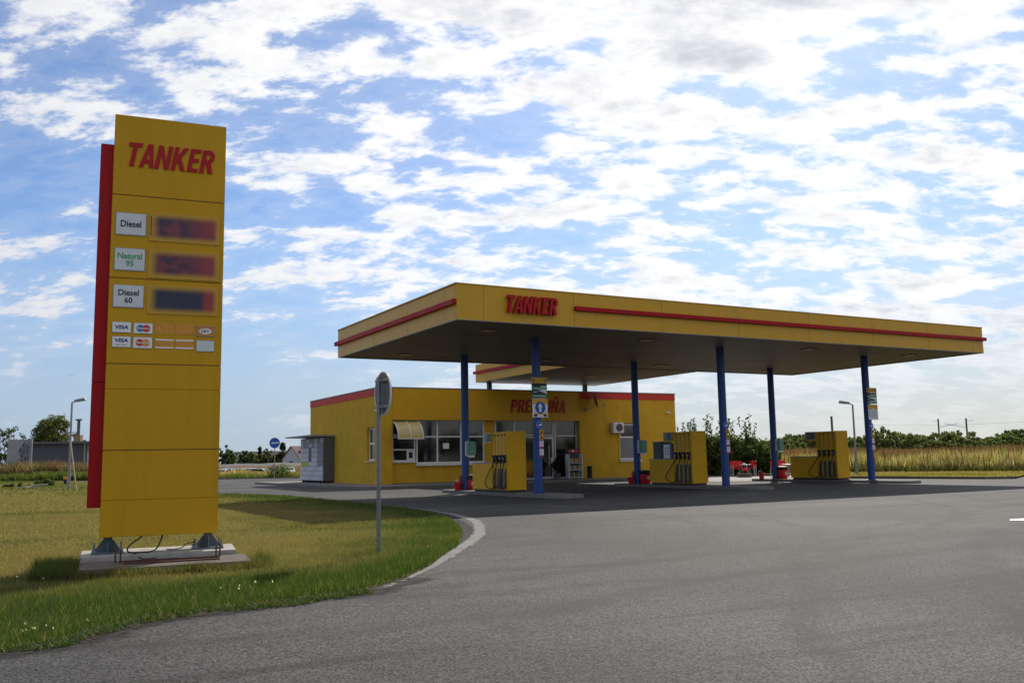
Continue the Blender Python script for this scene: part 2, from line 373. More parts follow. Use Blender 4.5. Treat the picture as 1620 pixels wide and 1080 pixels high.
def tag(o, label=None, cat=None, group=None, kind=None):
    if label: o['label'] = label
    if cat: o['category'] = cat
    if group: o['group'] = group
    if kind: o['kind'] = kind
    return o
def thing(name, label, cat, loc=(0, 0, 0), rz=0.0, group=None):
    o = bpy.data.objects.new(name, None); COL.objects.link(o); o.empty_display_size = 0.2
    o.location = loc; o.rotation_euler = (0, 0, rz)
    return tag(o, label, cat, group)
KIDS = {}
def dup(root, loc, rz=None, label=None, scale=None):
    def cp(o, parent):
        c = o.copy(); COL.objects.link(c)
        if parent is not None: c.parent = parent
        for ch in KIDS[o.name] if o.name in KIDS else list(o.children): cp(ch, c)
        return c
    bpy.context.view_layer.update()
    c = cp(root, None); c.location = loc
    if rz is not None: c.rotation_euler = (0, 0, rz)
    if label: c['label'] = label
    if scale: c.scale = scale
    return c
def raw_mesh(name, verts, nper, m, col=None, parent=None, smooth=False):
    """verts (N, nper, 3): N separate faces; col (N, 3)"""
    N = len(verts); me = bpy.data.meshes.new(name)
    me.vertices.add(N * nper); me.vertices.foreach_set('co', np.ascontiguousarray(verts, np.float32).ravel())
    me.loops.add(N * nper); me.loops.foreach_set('vertex_index', np.arange(N * nper, dtype=np.int32))
    me.polygons.add(N); me.polygons.foreach_set('loop_start', np.arange(0, N * nper, nper, dtype=np.int32))
    me.polygons.foreach_set('loop_total', np.full(N, nper, np.int32))
    me.update(calc_edges=True); me.validate()
    if col is not None:
        a = me.attributes.new('Col', 'FLOAT_COLOR', 'POINT')
        c4 = np.ones((N, nper, 4), np.float32); c4[:, :, :3] = np.asarray(col)[:, None, :]; a.data.foreach_set('color', c4.ravel())
    me.materials.append(m)
    o = bpy.data.objects.new(name, me); COL.objects.link(o)
    if parent is not None: o.parent = parent
    return o
def text(body, m, parent, x0, x1, z0, z1, y, depth=0.004, bold=0.012, shear=0.0, name='lettering', space=1.0):
    cu = bpy.data.curves.new(name, 'FONT'); cu.body = body; cu.size = 1; cu.offset = bold; cu.shear = shear
    cu.extrude = 0.5; cu.space_character = space; cu.align_x = 'CENTER'
    t = bpy.data.objects.new(name, cu); COL.objects.link(t)
    bpy.context.view_layer.update()
    me = bpy.data.meshes.new_from_object(t.evaluated_get(bpy.context.evaluated_depsgraph_get()))
    bpy.data.objects.remove(t)
    n = len(me.vertices); co = np.empty(n * 3, np.float32); me.vertices.foreach_get('co', co); co = co.reshape(-1, 3)
    lo, hi = co.min(0), co.max(0)
    out = np.empty_like(co)
    out[:, 0] = x0 + (co[:, 0] - lo[0]) / (hi[0] - lo[0]) * (x1 - x0)
    out[:, 2] = z0 + (co[:, 1] - lo[1]) / (hi[1] - lo[1]) * (z1 - z0)
    out[:, 1] = y - (co[:, 2] + 0.5) * depth
    me.vertices.foreach_set('co', out.ravel()); me.update(); me.name = name
    me.materials.clear(); me.materials.append(m)
    o = bpy.data.objects.new(name, me); COL.objects.link(o); o.parent = parent
    return o
def _arc(cx, cy, rx, ry, a0, a1, n=10):
    return [(cx + rx * math.cos(math.radians(a0 + (a1 - a0) * i / n)), cy + ry * math.sin(math.radians(a0 + (a1 - a0) * i / n))) for i in range(n + 1)]
GLYPH = {
 'T': (.56, [[(.185, 0), (.185, .83), (0, .83), (0, 1), (.56, 1), (.56, .83), (.375, .83), (.375, 0)]]),
 'A': (.62, [[(0, 0), (.20, 1), (.42, 1), (.62, 0), (.43, 0), (.40, .19), (.22, .19), (.19, 0)], [(.25, .34), (.37, .34), (.31, .74)]]),
 'N': (.62, [[(0, 0), (0, 1), (.20, 1), (.435, .36), (.435, 1), (.62, 1), (.62, 0), (.42, 0), (.185, .64), (.185, 0)]]),
 'K': (.61, [[(0, 0), (0, 1), (.19, 1), (.19, .60), (.39, 1), (.60, 1), (.36, .54), (.62, 0), (.41, 0), (.24, .38), (.19, .29), (.19, 0)]]),
 'E': (.46, [[(0, 0), (0, 1), (.46, 1), (.46, .84), (.19, .84), (.19, .59), (.43, .59), (.43, .43), (.19, .43), (.19, .16), (.46, .16), (.46, 0)]]),
 'P': (.54, [[(0, 0), (0, 1)] + _arc(.27, .69, .27, .31, 90, -90) + [(.19, .38), (.19, 0)], [(.19, .84)] + _arc(.25, .69, .105, .15, 90, -90) + [(.19, .54)]]),
 'R': (.58, [[(0, 0), (0, 1)] + _arc(.28, .71, .27, .29, 90, -55) + [(.59, 0), (.385, 0), (.235, .41), (.19, .41), (.19, 0)], [(.19, .84)] + _arc(.26, .705, .105, .135, 90, -90) + [(.19, .57)]]),
 'D': (.58, [[(0, 0), (0, 1)] + _arc(.27, .5, .31, .5, 90, -90), [(.19, .16), (.19, .84)] + _arc(.25, .5, .135, .34, 90, -90)]),
 'J': (.42, [[(.23, 1), (.42, 1), (.42, .25)] + _arc(.20, .25, .22, .26, 0, -180)[1:] + [(-.02, .33), (.165, .33)] + _arc(.20, .25, .035, .09, 180, 360, 6)]),
 'caron': (.62, [[(.11, 1.27), (.25, 1.27), (.31, 1.18), (.37, 1.27), (.51, 1.27), (.38, 1.06), (.24, 1.06)]])}
def block_letters(word, m, parent, x0, x1, z0, z1, y0, y1, slant=.19, gap=.085):
    """heavy condensed slanted capitals cut as solid plates, word fitted between x0 and x1"""
    pen = 0; items = []
    for ch in word:
        g_ = GLYPH['N' if ch == 'Ň' else ch]; items.append((pen, g_[1]))
        if ch == 'Ň': items.append((pen, GLYPH['caron'][1]))
        pen += g_[0] + (gap * .35 if ch in 'TA' else gap)
    tot = pen - gap + slant; b = MB(); sx = (x1 - x0) / tot; sz = z1 - z0
    for off, loops in items:
        L = [[(x0 + (off + x + slant * z) * sx, z0 + z * sz) for x, z in lp] for lp in loops]
        L = [ccw(L[0])] + [list(reversed(ccw(h))) for h in L[1:]]
        flat = [p for lp in L for p in lp]; n = len(flat); o = len(b.v)
        b.v += [(x, y0, z) for x, z in flat] + [(x, y1, z) for x, z in flat]
        for t in tessellate_polygon([[Vector((x, z, 0)) for x, z in lp] for lp in L]):
            if abs(area([flat[i] for i in t])) < 1e-9: continue
            t = orient(t, flat); b.f += [tuple(o + i for i in t), tuple(o + n + i for i in reversed(t))]; b.mi += [0, 0]
        k = 0
        for lp in L:
            q = len(lp)
            for i in range(q): i0, i1 = k + i, k + (i + 1) % q; b.f.append((o + i0, o + n + i0, o + n + i1, o + i1)); b.mi.append(0)
            k += q
    return b.build('lettering', m, parent)
def inpoly(x, y, poly):
    c = np.zeros(len(x), bool); n = len(poly)
    for i in range(n):
        x0, y0 = poly[i]; x1, y1 = poly[(i + 1) % n]
        if y0 == y1: continue
        k = ((y0 > y) != (y1 > y)) & (x < (x1 - x0) * (y - y0) / (y1 - y0) + x0); c ^= k
    return c
def edist(x, y, line):
    d = np.full(len(x), 1e9)
    for (ax, ay), (bx, by) in zip(line[:-1], line[1:]):
        dx, dy = bx - ax, by - ay; t = np.clip(((x - ax) * dx + (y - ay) * dy) / (dx * dx + dy * dy), 0, 1)
        d = np.minimum(d, np.hypot(x - ax - t * dx, y - ay - t * dy))
    return d
_tab = RNG.random((256, 256))
def vnoise(x, y):
    xi = np.floor(x).astype(int); yi = np.floor(y).astype(int); fx = x - xi; fy = y - yi
    fx = fx * fx * (3 - 2 * fx); fy = fy * fy * (3 - 2 * fy)
    g = lambda a, b: _tab[a % 256, b % 256]
    return (g(xi, yi) * (1 - fx) + g(xi + 1, yi) * fx) * (1 - fy) + (g(xi, yi + 1) * (1 - fx) + g(xi + 1, yi + 1) * fx) * fy
def fbm(x, y, o=4):
    s = 0; a = .5; t = 0
    for i in range(o): s = s + a * vnoise(x * 2 ** i + 17.3 * i, y * 2 ** i + 5.1 * i); t += a; a *= .5
    return s / t

# ================================================================== SETTING
# terrain
g1 = np.concatenate([-np.geomspace(220, 4000, 12)[::-1], np.arange(-200, 201, 4.0), np.geomspace(220, 4000, 12)])
gx, gy = np.meshgrid(g1, g1); gz = zg(gx, gy) - 0.06
n1 = len(g1); vv = np.stack([gx, gy, gz], -1).reshape(-1, 3)
me = bpy.data.meshes.new('ground'); idx = np.arange(n1 * n1).reshape(n1, n1)
me.from_pydata(vv.tolist(), [], np.stack([idx[:-1, :-1], idx[:-1, 1:], idx[1:, 1:], idx[1:, :-1]], -1).reshape(-1, 4).tolist())
me.materials.append(FIELD); me.polygons.foreach_set('use_smooth', [True] * len(me.polygons))
g = bpy.data.objects.new('ground', me); COL.objects.link(g); tag(g, kind='structure')

KERBLINE = [(24.9, 27), (25.4, 23.2), (28.9, 19.8), (30.0, 15.4), (26.6, 10.9), (28.28, 1.86), (29.2, 1.0)]
asph = [(-90, -70), (120, -70), (120, 2.5), (60, 4.0), (33, 2.9), (29.2, 1.0), (28.28, 1.86), (26.6, 10.9), (30.0, 15.4), (28.9, 19.8), (25.4, 23.2), (24.9, 27), (23.9, 36),
        (12, 53.5), (4.7, 58.2), (-12, 79), (-60, 103), (-90, 103)]
tag(MB().sheet(asph, 0.0).build('asphalt_road', ASPH), kind='structure')

EDGE = [(-30, -21.5), (-20, -19.0), (-15, -17.9), (-12.14, -17.32), (-11.7, -17.1), (-11.19, -16.55), (-10.6, -16.3), (-10.03, -16.24), (-9.37, -16.09), (-8.9, -16.0),
        (-8.0, -15.15), (-7.3, -14.25), (-6.69, -13.3), (-5.75, -11.9), (-5.1, -10.65), (-4.68, -9.85), (-4.35, -9.07), (-3.9, -8.0), (-3.46, -6.8), (-3.05, -5.6), (-2.76, -4.4), (-2.45, -2.8), (-2.25, -1.07), (-2.1, 2.0),
        (-2.1, 5.06), (-2.2, 10.4), (-2.6, 12.8), (-3.9, 16.2), (-4.6, 22), (-4.8, 30), (-5.3, 45), (-6.2, 66), (-12, 76.4), (-60, 100.5)]
LAWNP = EDGE + [(-90, 100.5), (-90, -30)]
tag(MB().sheet(LAWNP, 0.014).build('lawn', LAWN), kind='structure')
def ragged(m, lo, hi, scale=9.0, amt=1.0):
    """break a ribbon's border up: its cover thins out with the 'fade' attribute and noise"""
    t = m.node_tree; T = NT.__new__(NT); T.t = t
    b = next(n for n in t.nodes if n.type == 'BSDF_PRINCIPLED'); oc = next(n for n in t.nodes if n.type == 'TEX_COORD').outputs['Object']
    a = T.n('ShaderNodeAttribute', attribute_name='fade').outputs['Fac']
    nz = T.math('SUBTRACT', T.noise(oc, scale, 6, 0.7), 0.5)
    T.l(T.ramp(T.math('ADD', a, T.math('MULTIPLY', nz, 2.0 * amt)), lo, hi), b.inputs['Alpha'])
ragged(SOIL, .22, .42, 11); ragged(ROADW, .30, .62, 6, .8)
# ragged soil along the lawn edge
def ribbon(line, fo, fi, z, name, m, step=0.12, fades=(0, .6, 1)):
    P = []; 
    for (ax, ay), (bx, by) in zip(line[:-1], line[1:]):
        k = max(1, int(math.hypot(bx - ax, by - ay) / step))
        P += [(ax + (bx - ax) * i / k, ay + (by - ay) * i / k) for i in range(k)]
    P.append(line[-1]); P = np.array(P)
    for _ in range(3): P[1:-1] = (P[:-2] + 2 * P[1:-1] + P[2:]) / 4
    t = np.gradient(P, axis=0); t /= np.linalg.norm(t, axis=1)[:, None]; nn = np.stack([t[:, 1], -t[:, 0]], 1)
    s = np.arange(len(P)) * step
    O = P + nn * np.array([fo(x) for x in s])[:, None]; I = P + nn * np.array([fi(x) for x in s])[:, None]
    b = MB(); n = len(P)
    Mi = (O + I) / 2
    b._add([(x, y, z) for x, y in O] + [(x, y, z) for x, y in Mi] + [(x, y, z) for x, y in I], [(k * n + i, k * n + i + 1, k * n + n + i + 1, k * n + n + i) for k in (0, 1) for i in range(n - 1)])
    o = b.build(name, m)
    at = o.data.attributes.new('fade', 'FLOAT', 'POINT'); at.data.foreach_set('value', [f for f in fades for _ in range(n)])
    if o.data.polygons[0].normal.z < 0: o.data.flip_normals()
    return tag(o, kind='structure')
nf = lambda s, k, q: float(fbm(np.array([s * k]), np.array([q]), 4)[0])
ribbon(EDGE[:11], lambda s: 0.10 + 0.34 * max(0, nf(s, 1.7, 3.3) - 0.30) * 1.6 + 0.10 * nf(s, 9, 8.8), lambda s: -0.25, 0.008, 'soil_edge', SOIL, 0.06)
ribbon(EDGE[10:27], lambda s: 0.01 + 0.07 * nf(s, 2.1, 5.3), lambda s: -0.2, 0.008, 'soil_edge', SOIL, 0.08)
WORN = mat('worn_asphalt', (0.036, 0.034, 0.032), 0.92, var=0.35, scale=9, spec=0.15, bump=0.5, bscale=70)
ragged(WORN, .02, .55, 3.5, .6)
ribbon(EDGE[1:11], lambda s: 0.22 + 0.34 * nf(s, .8, 7.7) + .1 * nf(s, 4, 2.7), lambda s: -0.2, 0.004, 'worn_margin', WORN, 0.06)
ribbon(EDGE[10:27], lambda s: min(.32, .04 + .05 * s) + .08 * nf(s, 1.5, 4.7), lambda s: -0.2, 0.0035, 'worn_margin', WORN, 0.08)
# worn white concrete band round the tip of the lawn
BAND = [(-8.95, -15.98), (-8.68, -16.0), (-8.2, -15.55), (-7.53, -14.76), (-6.75, -13.75), (-6.04, -12.7), (-5.35, -11.75), (-4.8, -10.9), (-4.3, -10.1), (-3.9, -9.3), (-3.3, -8.1), (-2.75, -6.8), (-2.4, -5.5), (-2.1, -4.0), (-1.85, -1.93),
        (-1.72, 0.26), (-1.75, 2.0), (-1.75, 5.06), (-1.85, 10.4), (-2.2, 12.6)]
ribbon(BAND, lambda s: 0.0 + 0.03 * (nf(s, 3, 1.1) - .5), lambda s: -(0.27 if s < 11 else max(0.10, 0.27 - (s - 11) * 0.05)) * min(1, 0.3 + s * .6) + 0.03 * (nf(s, 2, 9.1) - .5), 0.005, 'white_edge_band', ROADW, 0.15, (.35, 1.15, .35))
# road arrow tip on the right, joints in the forecourt
tag(MB().front([(0, 0), (1, 0), (1, 1)], 0, 1) and MB().sheet([(4.81, -14.31), (5.15, -14.10), (7.4, -14.65), (7.4, -15.35), (4.95, -14.55)], 0.005).build('road_marking', PAPER), kind='structure')
tag(MB().sheet([(8.38, 4.4), (8.46, 4.4), (8.62, 0.6), (8.54, 0.6)], 0.005).build('road_marking', ROADW), kind='structure')
# shop pavement with kerb
PVM = [(2.6, 36), (2.8, 24.2), (3.1, 20.2), (3.35, 18.0), (3.75, 17.25), (4.6, 17.05), (6, 17.2), (25.2, 17.6), (25.35, 23.0), (24.8, 36)]
tag(MB().prism(PVM, -0.05, 0.12).build('pavement', PAVE, bevel=0.015), kind='structure')
tag(MB().prism([(24.2, 9.6), (26.4, 11.0), (29.8, 15.4), (28.7, 19.6), (25.45, 22.9), (25.3, 17.5), (20, 17.42), (20, 10.8)], -0.03, 0.004).build('patio_concrete', CONC), kind='structure')
def kerb(line, w, h, name='kerb'):
    P = np.array(line, float); t = np.gradient(P, axis=0); t /= np.linalg.norm(t, axis=1)[:, None]; nn = np.stack([t[:, 1], -t[:, 0]], 1)
    A = P + nn * w / 2; B = P - nn * w / 2
    return tag(MB().prism([tuple(p) for p in A] + [tuple(p) for p in B[::-1]], -0.05, h).build(name, KERB), kind='structure')
kerb(KERBLINE, 0.14, 0.11)
kerb([(12.2, 53.4), (9, 55.5), (4.6, 58.3), (0.5, 63.2)], 0.16, 0.10)
verge = [(25.6, 23.4), (29.0, 19.9), (30.1, 15.4), (26.75, 10.9), (28.36, 1.96), (29.2, 1.1), (33, 3.0), (60, 4.1), (60, 30), (40, 40), (25, 40), (24.95, 27)]
tag(MB().sheet(verge, 0.05).build('verge', LAWN), kind='structure')
# gravel bank far behind the parked cars
bank = MB()
p0, p1, p2, p3 = far(120, 731, 205), far(700, 731, 205), far(700, 731, 245), far(120, 731, 245)
nb = 40; A = []
for i in range(nb + 1):
    f = i / nb; a = p0.lerp(p1, f); b = p3.lerp(p2, f); h = 1.25 + 0.9 * nf(i * 0.35, 1, 2.2) - 0.45
    A += [(a.x, a.y, -1.0), (a.x * .8 + b.x * .2, a.y * .8 + b.y * .2, h), (a.x * .2 + b.x * .8, a.y * .2 + b.y * .8, h), (b.x, b.y, -1.0)]
F = []
for i in range(nb):
    for k in range(3): q = i * 4 + k; F.append((q, q + 4, q + 5, q + 1))
bank._add(A, F); ob = bank.build('gravel_bank', mat('gravel', (0.11, 0.10, 0.098), 0.95, var=0.35, scale=0.6, bump=0.6), smooth=True)
ob.data.flip_normals() if ob.data.polygons[1].normal.z < 0 else None
tag(ob, kind='structure')

# ================================================================== PYLON
PYL = thing('pylon_sign', 'tall yellow fuel price pylon with a red side fin, on a concrete footing', 'pylon sign', (-10.99, -11.736, 0), math.radians(-6))
W = 1.508
def panel(z0, z1): MB().box(0, W, 0, .12, z0, z1).build('panel', YELD, PYL, bevel=0.006)
seams = [0.40, 0.886, 1.556, 2.39, 2.738, 3.935, 5.122, 6.285]
gap = [0, .0015, .009, .0015, .009, .009, .009, 0]
for i in range(7): panel(seams[i] + gap[i] / 2, seams[i + 1] - gap[i + 1] / 2)
MB().box(.012, W - .012, .012, .118, .41, 6.27).build('panel_core', BLACK, PYL)
for z0, z1 in ((.79, 2.486), (2.492, 5.875)): MB().box(-.172, W - .25, .125, .33, z0, z1).build('side_fin', RED, PYL, bevel=0.006)
MB().box(0, W, .335, .455, .40, 6.285).build('rear_panel', YELD, PYL, bevel=0.006)
block_letters('TANKER', REDT, PYL, .143, 1.378, 5.545, 5.892, -.016, -.001)
for z0, z1, ls, m in ((4.552, 4.858, ['Diesel'], BLACKT), (4.048, 4.352, ['Natural', '95'], GREENT), (3.527, 3.833, ['Diesel', '60'], BLACKT)):
    pl = MB().box(.062, .446, -.016, -.001, z0, z1).build('fuel_plate', [PALE], PYL, bevel=0.004)
    MB().box(.054, .454, -.010, 0.0, z0 - .008, z1 + .008).build('plate_frame', GREY, pl)
    zc = (z0 + z1) / 2
    if len(ls) == 1: text(ls[0], m, pl, .12, .388, zc - .045, zc + .05, -.0165, .002, .021)
    else:
        wd = .158 if ls[0] == 'Natural' else .132
        text(ls[0], m, pl, .254 - wd, .254 + wd, zc + .008, zc + .092, -.0165, .002, .021)
        text(ls[1], m, pl, .205, .305, zc - .095, zc - .017, -.0165, .002, .021)
for z0, z1, args in ((4.49, 4.90, ((.055, .02, .05), 0.8, (0.45, 0.95))), (3.96, 4.37, ((.05, .018, .045), 0.8, (0.45, 0.9))), (3.45, 3.86, ((.012, .020, .055), 0.05, (0.72, 0.86)))):
    MB().box(.495, 1.445, -.012, -.001, z0, z1).build('price_display', display_mat('price_display', *args), PYL)
MB().box(.513, .521, -.018, -.0125, 4.56, 4.85).build('display_edge', BLACK, PYL)
def card(x0, x1, z0, z1, m=PAPER):
    c = MB().box(x0, x1, -.013, -.001, z0, z1).build('payment_plate', m, PYL)
    MB().box(x0 - .006, x1 + .006, -.008, 0, z0 - .006, z1 + .006).build('plate_frame', GREY, c); return c
c = card(.065, .300, 3.173, 3.314); text('VISA', NAVYT, c, .10, .266, 3.218, 3.272, -.0135, .002, .035, .2)
c = card(.070, .300, 2.970, 3.112); text('VISA', NAVYT, c, .10, .266, 3.035, 3.088, -.0135, .002, .035, .2)
text('ELECTRON', mat('grey_lettering', (.3, .3, .32), .6), c, .115, .252, 2.992, 3.010, -.0135, .002, .0)
BLUEC = mat('card_blue', (0.02, 0.19, 0.42), .5); REDC = mat('card_red', (0.52, 0.03, 0.04), .5); ORC = mat('card_orange', (0.65, 0.27, 0.03), .5)
for (x0, x1, z0, z1, a, b, w) in ((.337, .579, 3.167, 3.307, BLUEC, REDC, 'Maestro'), (.336, .577, 2.962, 3.110, REDC, ORC, 'MasterCard')):
    c = card(x0, x1, z0, z1); xm, zm = (x0 + x1) / 2, (z0 + z1) / 2
    MB().disc((xm - .038, zm), .051, -.0145, -.0132).build('logo_disc', a, c); MB().disc((xm + .038, zm), .051, -.0158, -.0147).build('logo_disc', b, c)
    text(w, PAPER, c, xm - .08, xm + .08, zm - .013, zm + .015, -.0162, .001, .016)
c = card(1.165, 1.400, 3.155, 3.298, mat('brown_orange_plate', (0.50, 0.20, 0.05), .5)); MB().disc((1.282, 3.226), .085, -.0145, -.0132, rz=.042).build('logo_disc', PAPER, c)
text('DKV', BLACKT, c, 1.222, 1.342, 3.206, 3.247, -.015, .001, .02, .25)
card(1.167, 1.402, 2.941, 3.090, PALE)
for x0, x1 in ((.622, .862), (.886, 1.126)):
    MB().box(x0, x1, -.004, -.001, 3.170, 3.325).build('glue_patch', ORANGE, PYL)
    q = MB().box(x0, x1, -.004, -.001, 2.962, 3.098).build('glue_patch', ORANGE, PYL)
    MB().box(x0, x1, -.008, -.0045, 3.074, 3.096).box(x0, x1, -.008, -.0045, 2.966, 2.986).build('torn_strip', PAPER, q)
for xc in (.105, 1.40):
    L = MB().box(xc - .055, xc + .055, .17, .28, .19, .41).build('support_leg', STEELBLUE, PYL, bevel=.004)
    MB().box(xc - .20, xc + .20, .03, .42, .175, .20).build('base_plate', STEELBLUE, L, bevel=.004)
    MB().front([(xc - .055, .2), (xc - .16, .2), (xc - .15, .235), (xc - .075, .345), (xc - .055, .355)], .215, .235).front([(xc + .055, .2), (xc + .16, .2), (xc + .15, .235), (xc + .075, .345), (xc + .055, .355)], .215, .235) \
        .box(xc - .01, xc + .01, .06, .17, .2, .33).box(xc - .01, xc + .01, .28, .39, .2, .33).build('gusset', STEELBLUE, L)
    for bx, by in ((-.17, .07), (.17, .07), (-.17, .38), (.17, .38)):
        MB().tube([(xc + bx, by, .18), (xc + bx, by, .31)], .012, 8).tube([(xc + bx, by, .2), (xc + bx, by, .235)], .028, 6).build('anchor_bolt', GALV, L)
FT = thing('concrete_footing', 'low concrete slab with weathered front apron carrying the price pylon', 'footing', (-10.99, -11.736, 0), math.radians(-6))
MB().prism([(-.22, -.27), (1.74, -.26), (1.80, .80), (-.24, .82)], -.05, .175).build('upper_slab', CONC, FT, bevel=.012)
MB().prism([(-.20, -1.28), (.5, -1.30), (1.1, -1.27), (1.82, -1.30), (1.86, -.275), (-.24, -.285)], -.05, .115).build('apron', CONCD, FT, bevel=.015)
R = thing('anchor_rail', 'rusty steel rail with upright rods lying across the footing apron', 'rail', (-10.99, -11.736, .115), math.radians(-6))
MB().box(.28, 1.48, -.62, -.585, .0, .025).build('rail', RUST, R); MB().box(.30, 1.46, -.90, -.87, .0, .02).build('rail', RUST, R)
for x, y in ((.205, -.60), (.265, -.75), (1.44, -.60), (1.50, -.48)): MB().tube([(x, y, 0), (x, y, .17)], .011, 8).build('rod', RUST, R)
CB = MB()
def arc(pts, n=10):
    P = [Vector(p) for p in pts]; out = []
    for i in range(len(P) - 1):
        a, b = P[i], P[i + 1]; pa = P[max(i - 1, 0)]; pb = P[min(i + 2, len(P) - 1)]
        for k in range(n):
            t = k / n; out.append(0.5 * ((2 * a) + (b - pa) * t + (2 * pa - 5 * a + 4 * b - pb) * t * t + (3 * a - pa - 3 * b + pb) * t ** 3))
    out.append(P[-1]); return out
CB.tube(arc([(.58, .14, .42), (.48, .1, .35), (.37, .06, .27), (.36, .02, .20), (.46, -.03, .186), (.62, -.03, .186), (.72, .05, .22), (.78, .12, .34), (.80, .15, .42)]), .010, 6)
CB.tube(arc([(.40, .0, .186), (.44, -.16, .185), (.52, -.31, .13), (.60, -.38, .126), (.70, -.33, .128)]), .008, 6)
CB.tube(arc([(.86, .22, .186), (.95, .14, .188), (1.05, .18, .20), (1.13, .26, .25), (1.25, .3, .26)]), .007, 6)
o = CB.build('cable', BLACK, None, smooth=True); o.location = (-10.99, -11.736, 0); o.rotation_euler = (0, 0, math.radians(-6))
tag(o, 'loose black power cable looping down from under the price pylon', 'cable')

# round road sign seen from behind
S = thing('round_road_sign', 'grey back of a round road sign on a steel post at the lawn tip', 'road sign', (-7.354, -12.558, 0))
MB().tube([(0, 0, -.1), (0, 0, 2.56)], .030, 14).tube([(0, 0, 2.56), (0, 0, 2.575)], .033, 14).build('post', GALV, S, smooth=True)
def disc_x(r, x0, x1, z): 
    b = MB(); n = 40
    for x in (x0, x1):
        b.v += [(x, r * math.cos(2 * PI * k / n), z + r * math.sin(2 * PI * k / n)) for k in range(n)]
    b.f.append(tuple(range(n - 1, -1, -1))); b.f.append(tuple(range(n, 2 * n))); b.mi += [0, 0]
    for k in range(n): b.f.append((k, (k + 1) % n, n + (k + 1) % n, n + k)); b.mi.append(0)
    return b
S2 = disc_x(.322, .062, .067, 2.335).build('plate', mat('dull_aluminium', (.13, .13, .13), .55, metal=.3, var=.15, scale=9, dirt=.3), S)
rim = MB(); rim.tube([(.066, .318 * math.cos(2 * PI * k / 40), 2.335 + .318 * math.sin(2 * PI * k / 40)) for k in range(41)], .014, 6, caps=False); rim.build('rim', PALE, S2, smooth=True)
disc_x(.30, .068, .070, 2.335).build('face', WHITE, S2)
for z in (2.14, 2.53): MB().box(.031, .061, -.24, .24, z - .02, z + .02).box(-.036, .036, -.036, .036, z - .02, z + .02).build('bracket', GREY, S)

# ================================================================== MAIN CANOPY
L_, D_, ZB, ZT = 26.096, 11.439, 5.66, 6.779
CN = thing('forecourt_canopy', 'large yellow forecourt canopy with a red stripe on six blue pillars', 'canopy', (13.05, 5.7, 0))
CN.location = (0, 0, 0)
fs = [0, .936, 4.322, 8.005, 11.576, 15.238, 18.868, 22.342, 25.364, L_]
for i in range(9): MB().box(fs[i] + (.005 if i else 0), fs[i + 1] - .005, 0, .06, ZB, ZT).build('fascia_panel', YEL, CN, bevel=.004)
ls_ = [0.065, .907, 3.925, 7.30, 10.61, D_ - .065]
for i in range(5):
    MB().box(0, .06, ls_[i] + .005, ls_[i + 1] - .005, ZB, ZT).build('fascia_panel', YEL, CN, bevel=.004)
    MB().box(L_ - .06, L_, ls_[i] + .005, ls_[i + 1] - .005, ZB, ZT).build('fascia_panel', YEL, CN, bevel=.004)
MB().box(0, L_, D_ - .06, D_, ZB, ZT).build('fascia_panel', YEL, CN, bevel=.004)
MB().box(.07, L_ - .07, .07, D_ - .07, ZT - .15, ZT - .05).box(.07, L_ - .07, .07, .1, ZB + .02, ZT - .155).box(.07, .1, .105, D_ - .105, ZB + .02, ZT - .155).build('roof_deck', DKGREY, CN)
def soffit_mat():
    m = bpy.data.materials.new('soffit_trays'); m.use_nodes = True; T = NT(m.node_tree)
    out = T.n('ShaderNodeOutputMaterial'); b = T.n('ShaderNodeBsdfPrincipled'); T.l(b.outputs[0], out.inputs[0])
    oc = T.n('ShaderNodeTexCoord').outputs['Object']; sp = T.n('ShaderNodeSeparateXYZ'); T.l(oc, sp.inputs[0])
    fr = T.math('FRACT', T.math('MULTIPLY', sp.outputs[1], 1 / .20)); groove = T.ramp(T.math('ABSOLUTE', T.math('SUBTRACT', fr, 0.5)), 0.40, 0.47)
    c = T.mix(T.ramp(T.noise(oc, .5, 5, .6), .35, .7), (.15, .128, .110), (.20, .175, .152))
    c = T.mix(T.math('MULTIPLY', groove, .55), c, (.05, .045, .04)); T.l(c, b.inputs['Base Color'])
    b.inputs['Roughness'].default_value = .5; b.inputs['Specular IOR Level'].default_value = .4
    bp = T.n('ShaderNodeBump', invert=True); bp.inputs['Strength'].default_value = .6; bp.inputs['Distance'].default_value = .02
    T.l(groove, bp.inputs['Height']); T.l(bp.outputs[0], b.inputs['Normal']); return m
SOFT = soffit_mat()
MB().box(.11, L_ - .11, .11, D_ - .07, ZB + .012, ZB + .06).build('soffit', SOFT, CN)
MB().box(.0, L_, -.012, .10, ZB - .022, ZB - .003).box(-.0, .10, .105, D_, ZB - .022, ZB - .003).box(L_ - .10, L_, .105, D_, ZB - .022, ZB - .003).box(.105, L_ - .105, D_ - .1, D_, ZB - .022, ZB - .003).build('drip_edge', GREY, CN)
MB().box(-.05, L_ + .02, -.02, .09, ZT + .002, ZT + .03).box(-.05, .09, .095, D_, ZT + .002, ZT + .03).box(L_ - .09, L_ + .02, .095, D_, ZT + .002, ZT + .03).build('coping', YEL, CN)
MB().box(4.322, L_ + .12, -.12, -.003, 6.185, 6.330).box(L_ + .003, L_ + .12, -.0, D_, 6.185, 6.33).build('stripe', RED, CN, bevel=.01)
MB().box(-.13, -.003, .02, D_ + .13, 6.135, 6.300).build('stripe', RED, CN, bevel=.01)
block_letters('TANKER', REDT, CN, 1.65, 3.64, 5.965, 6.525, -.17, -.04)
PU = (4.636, 13.391, 21.949); PN, PF = 3.08, 8.93
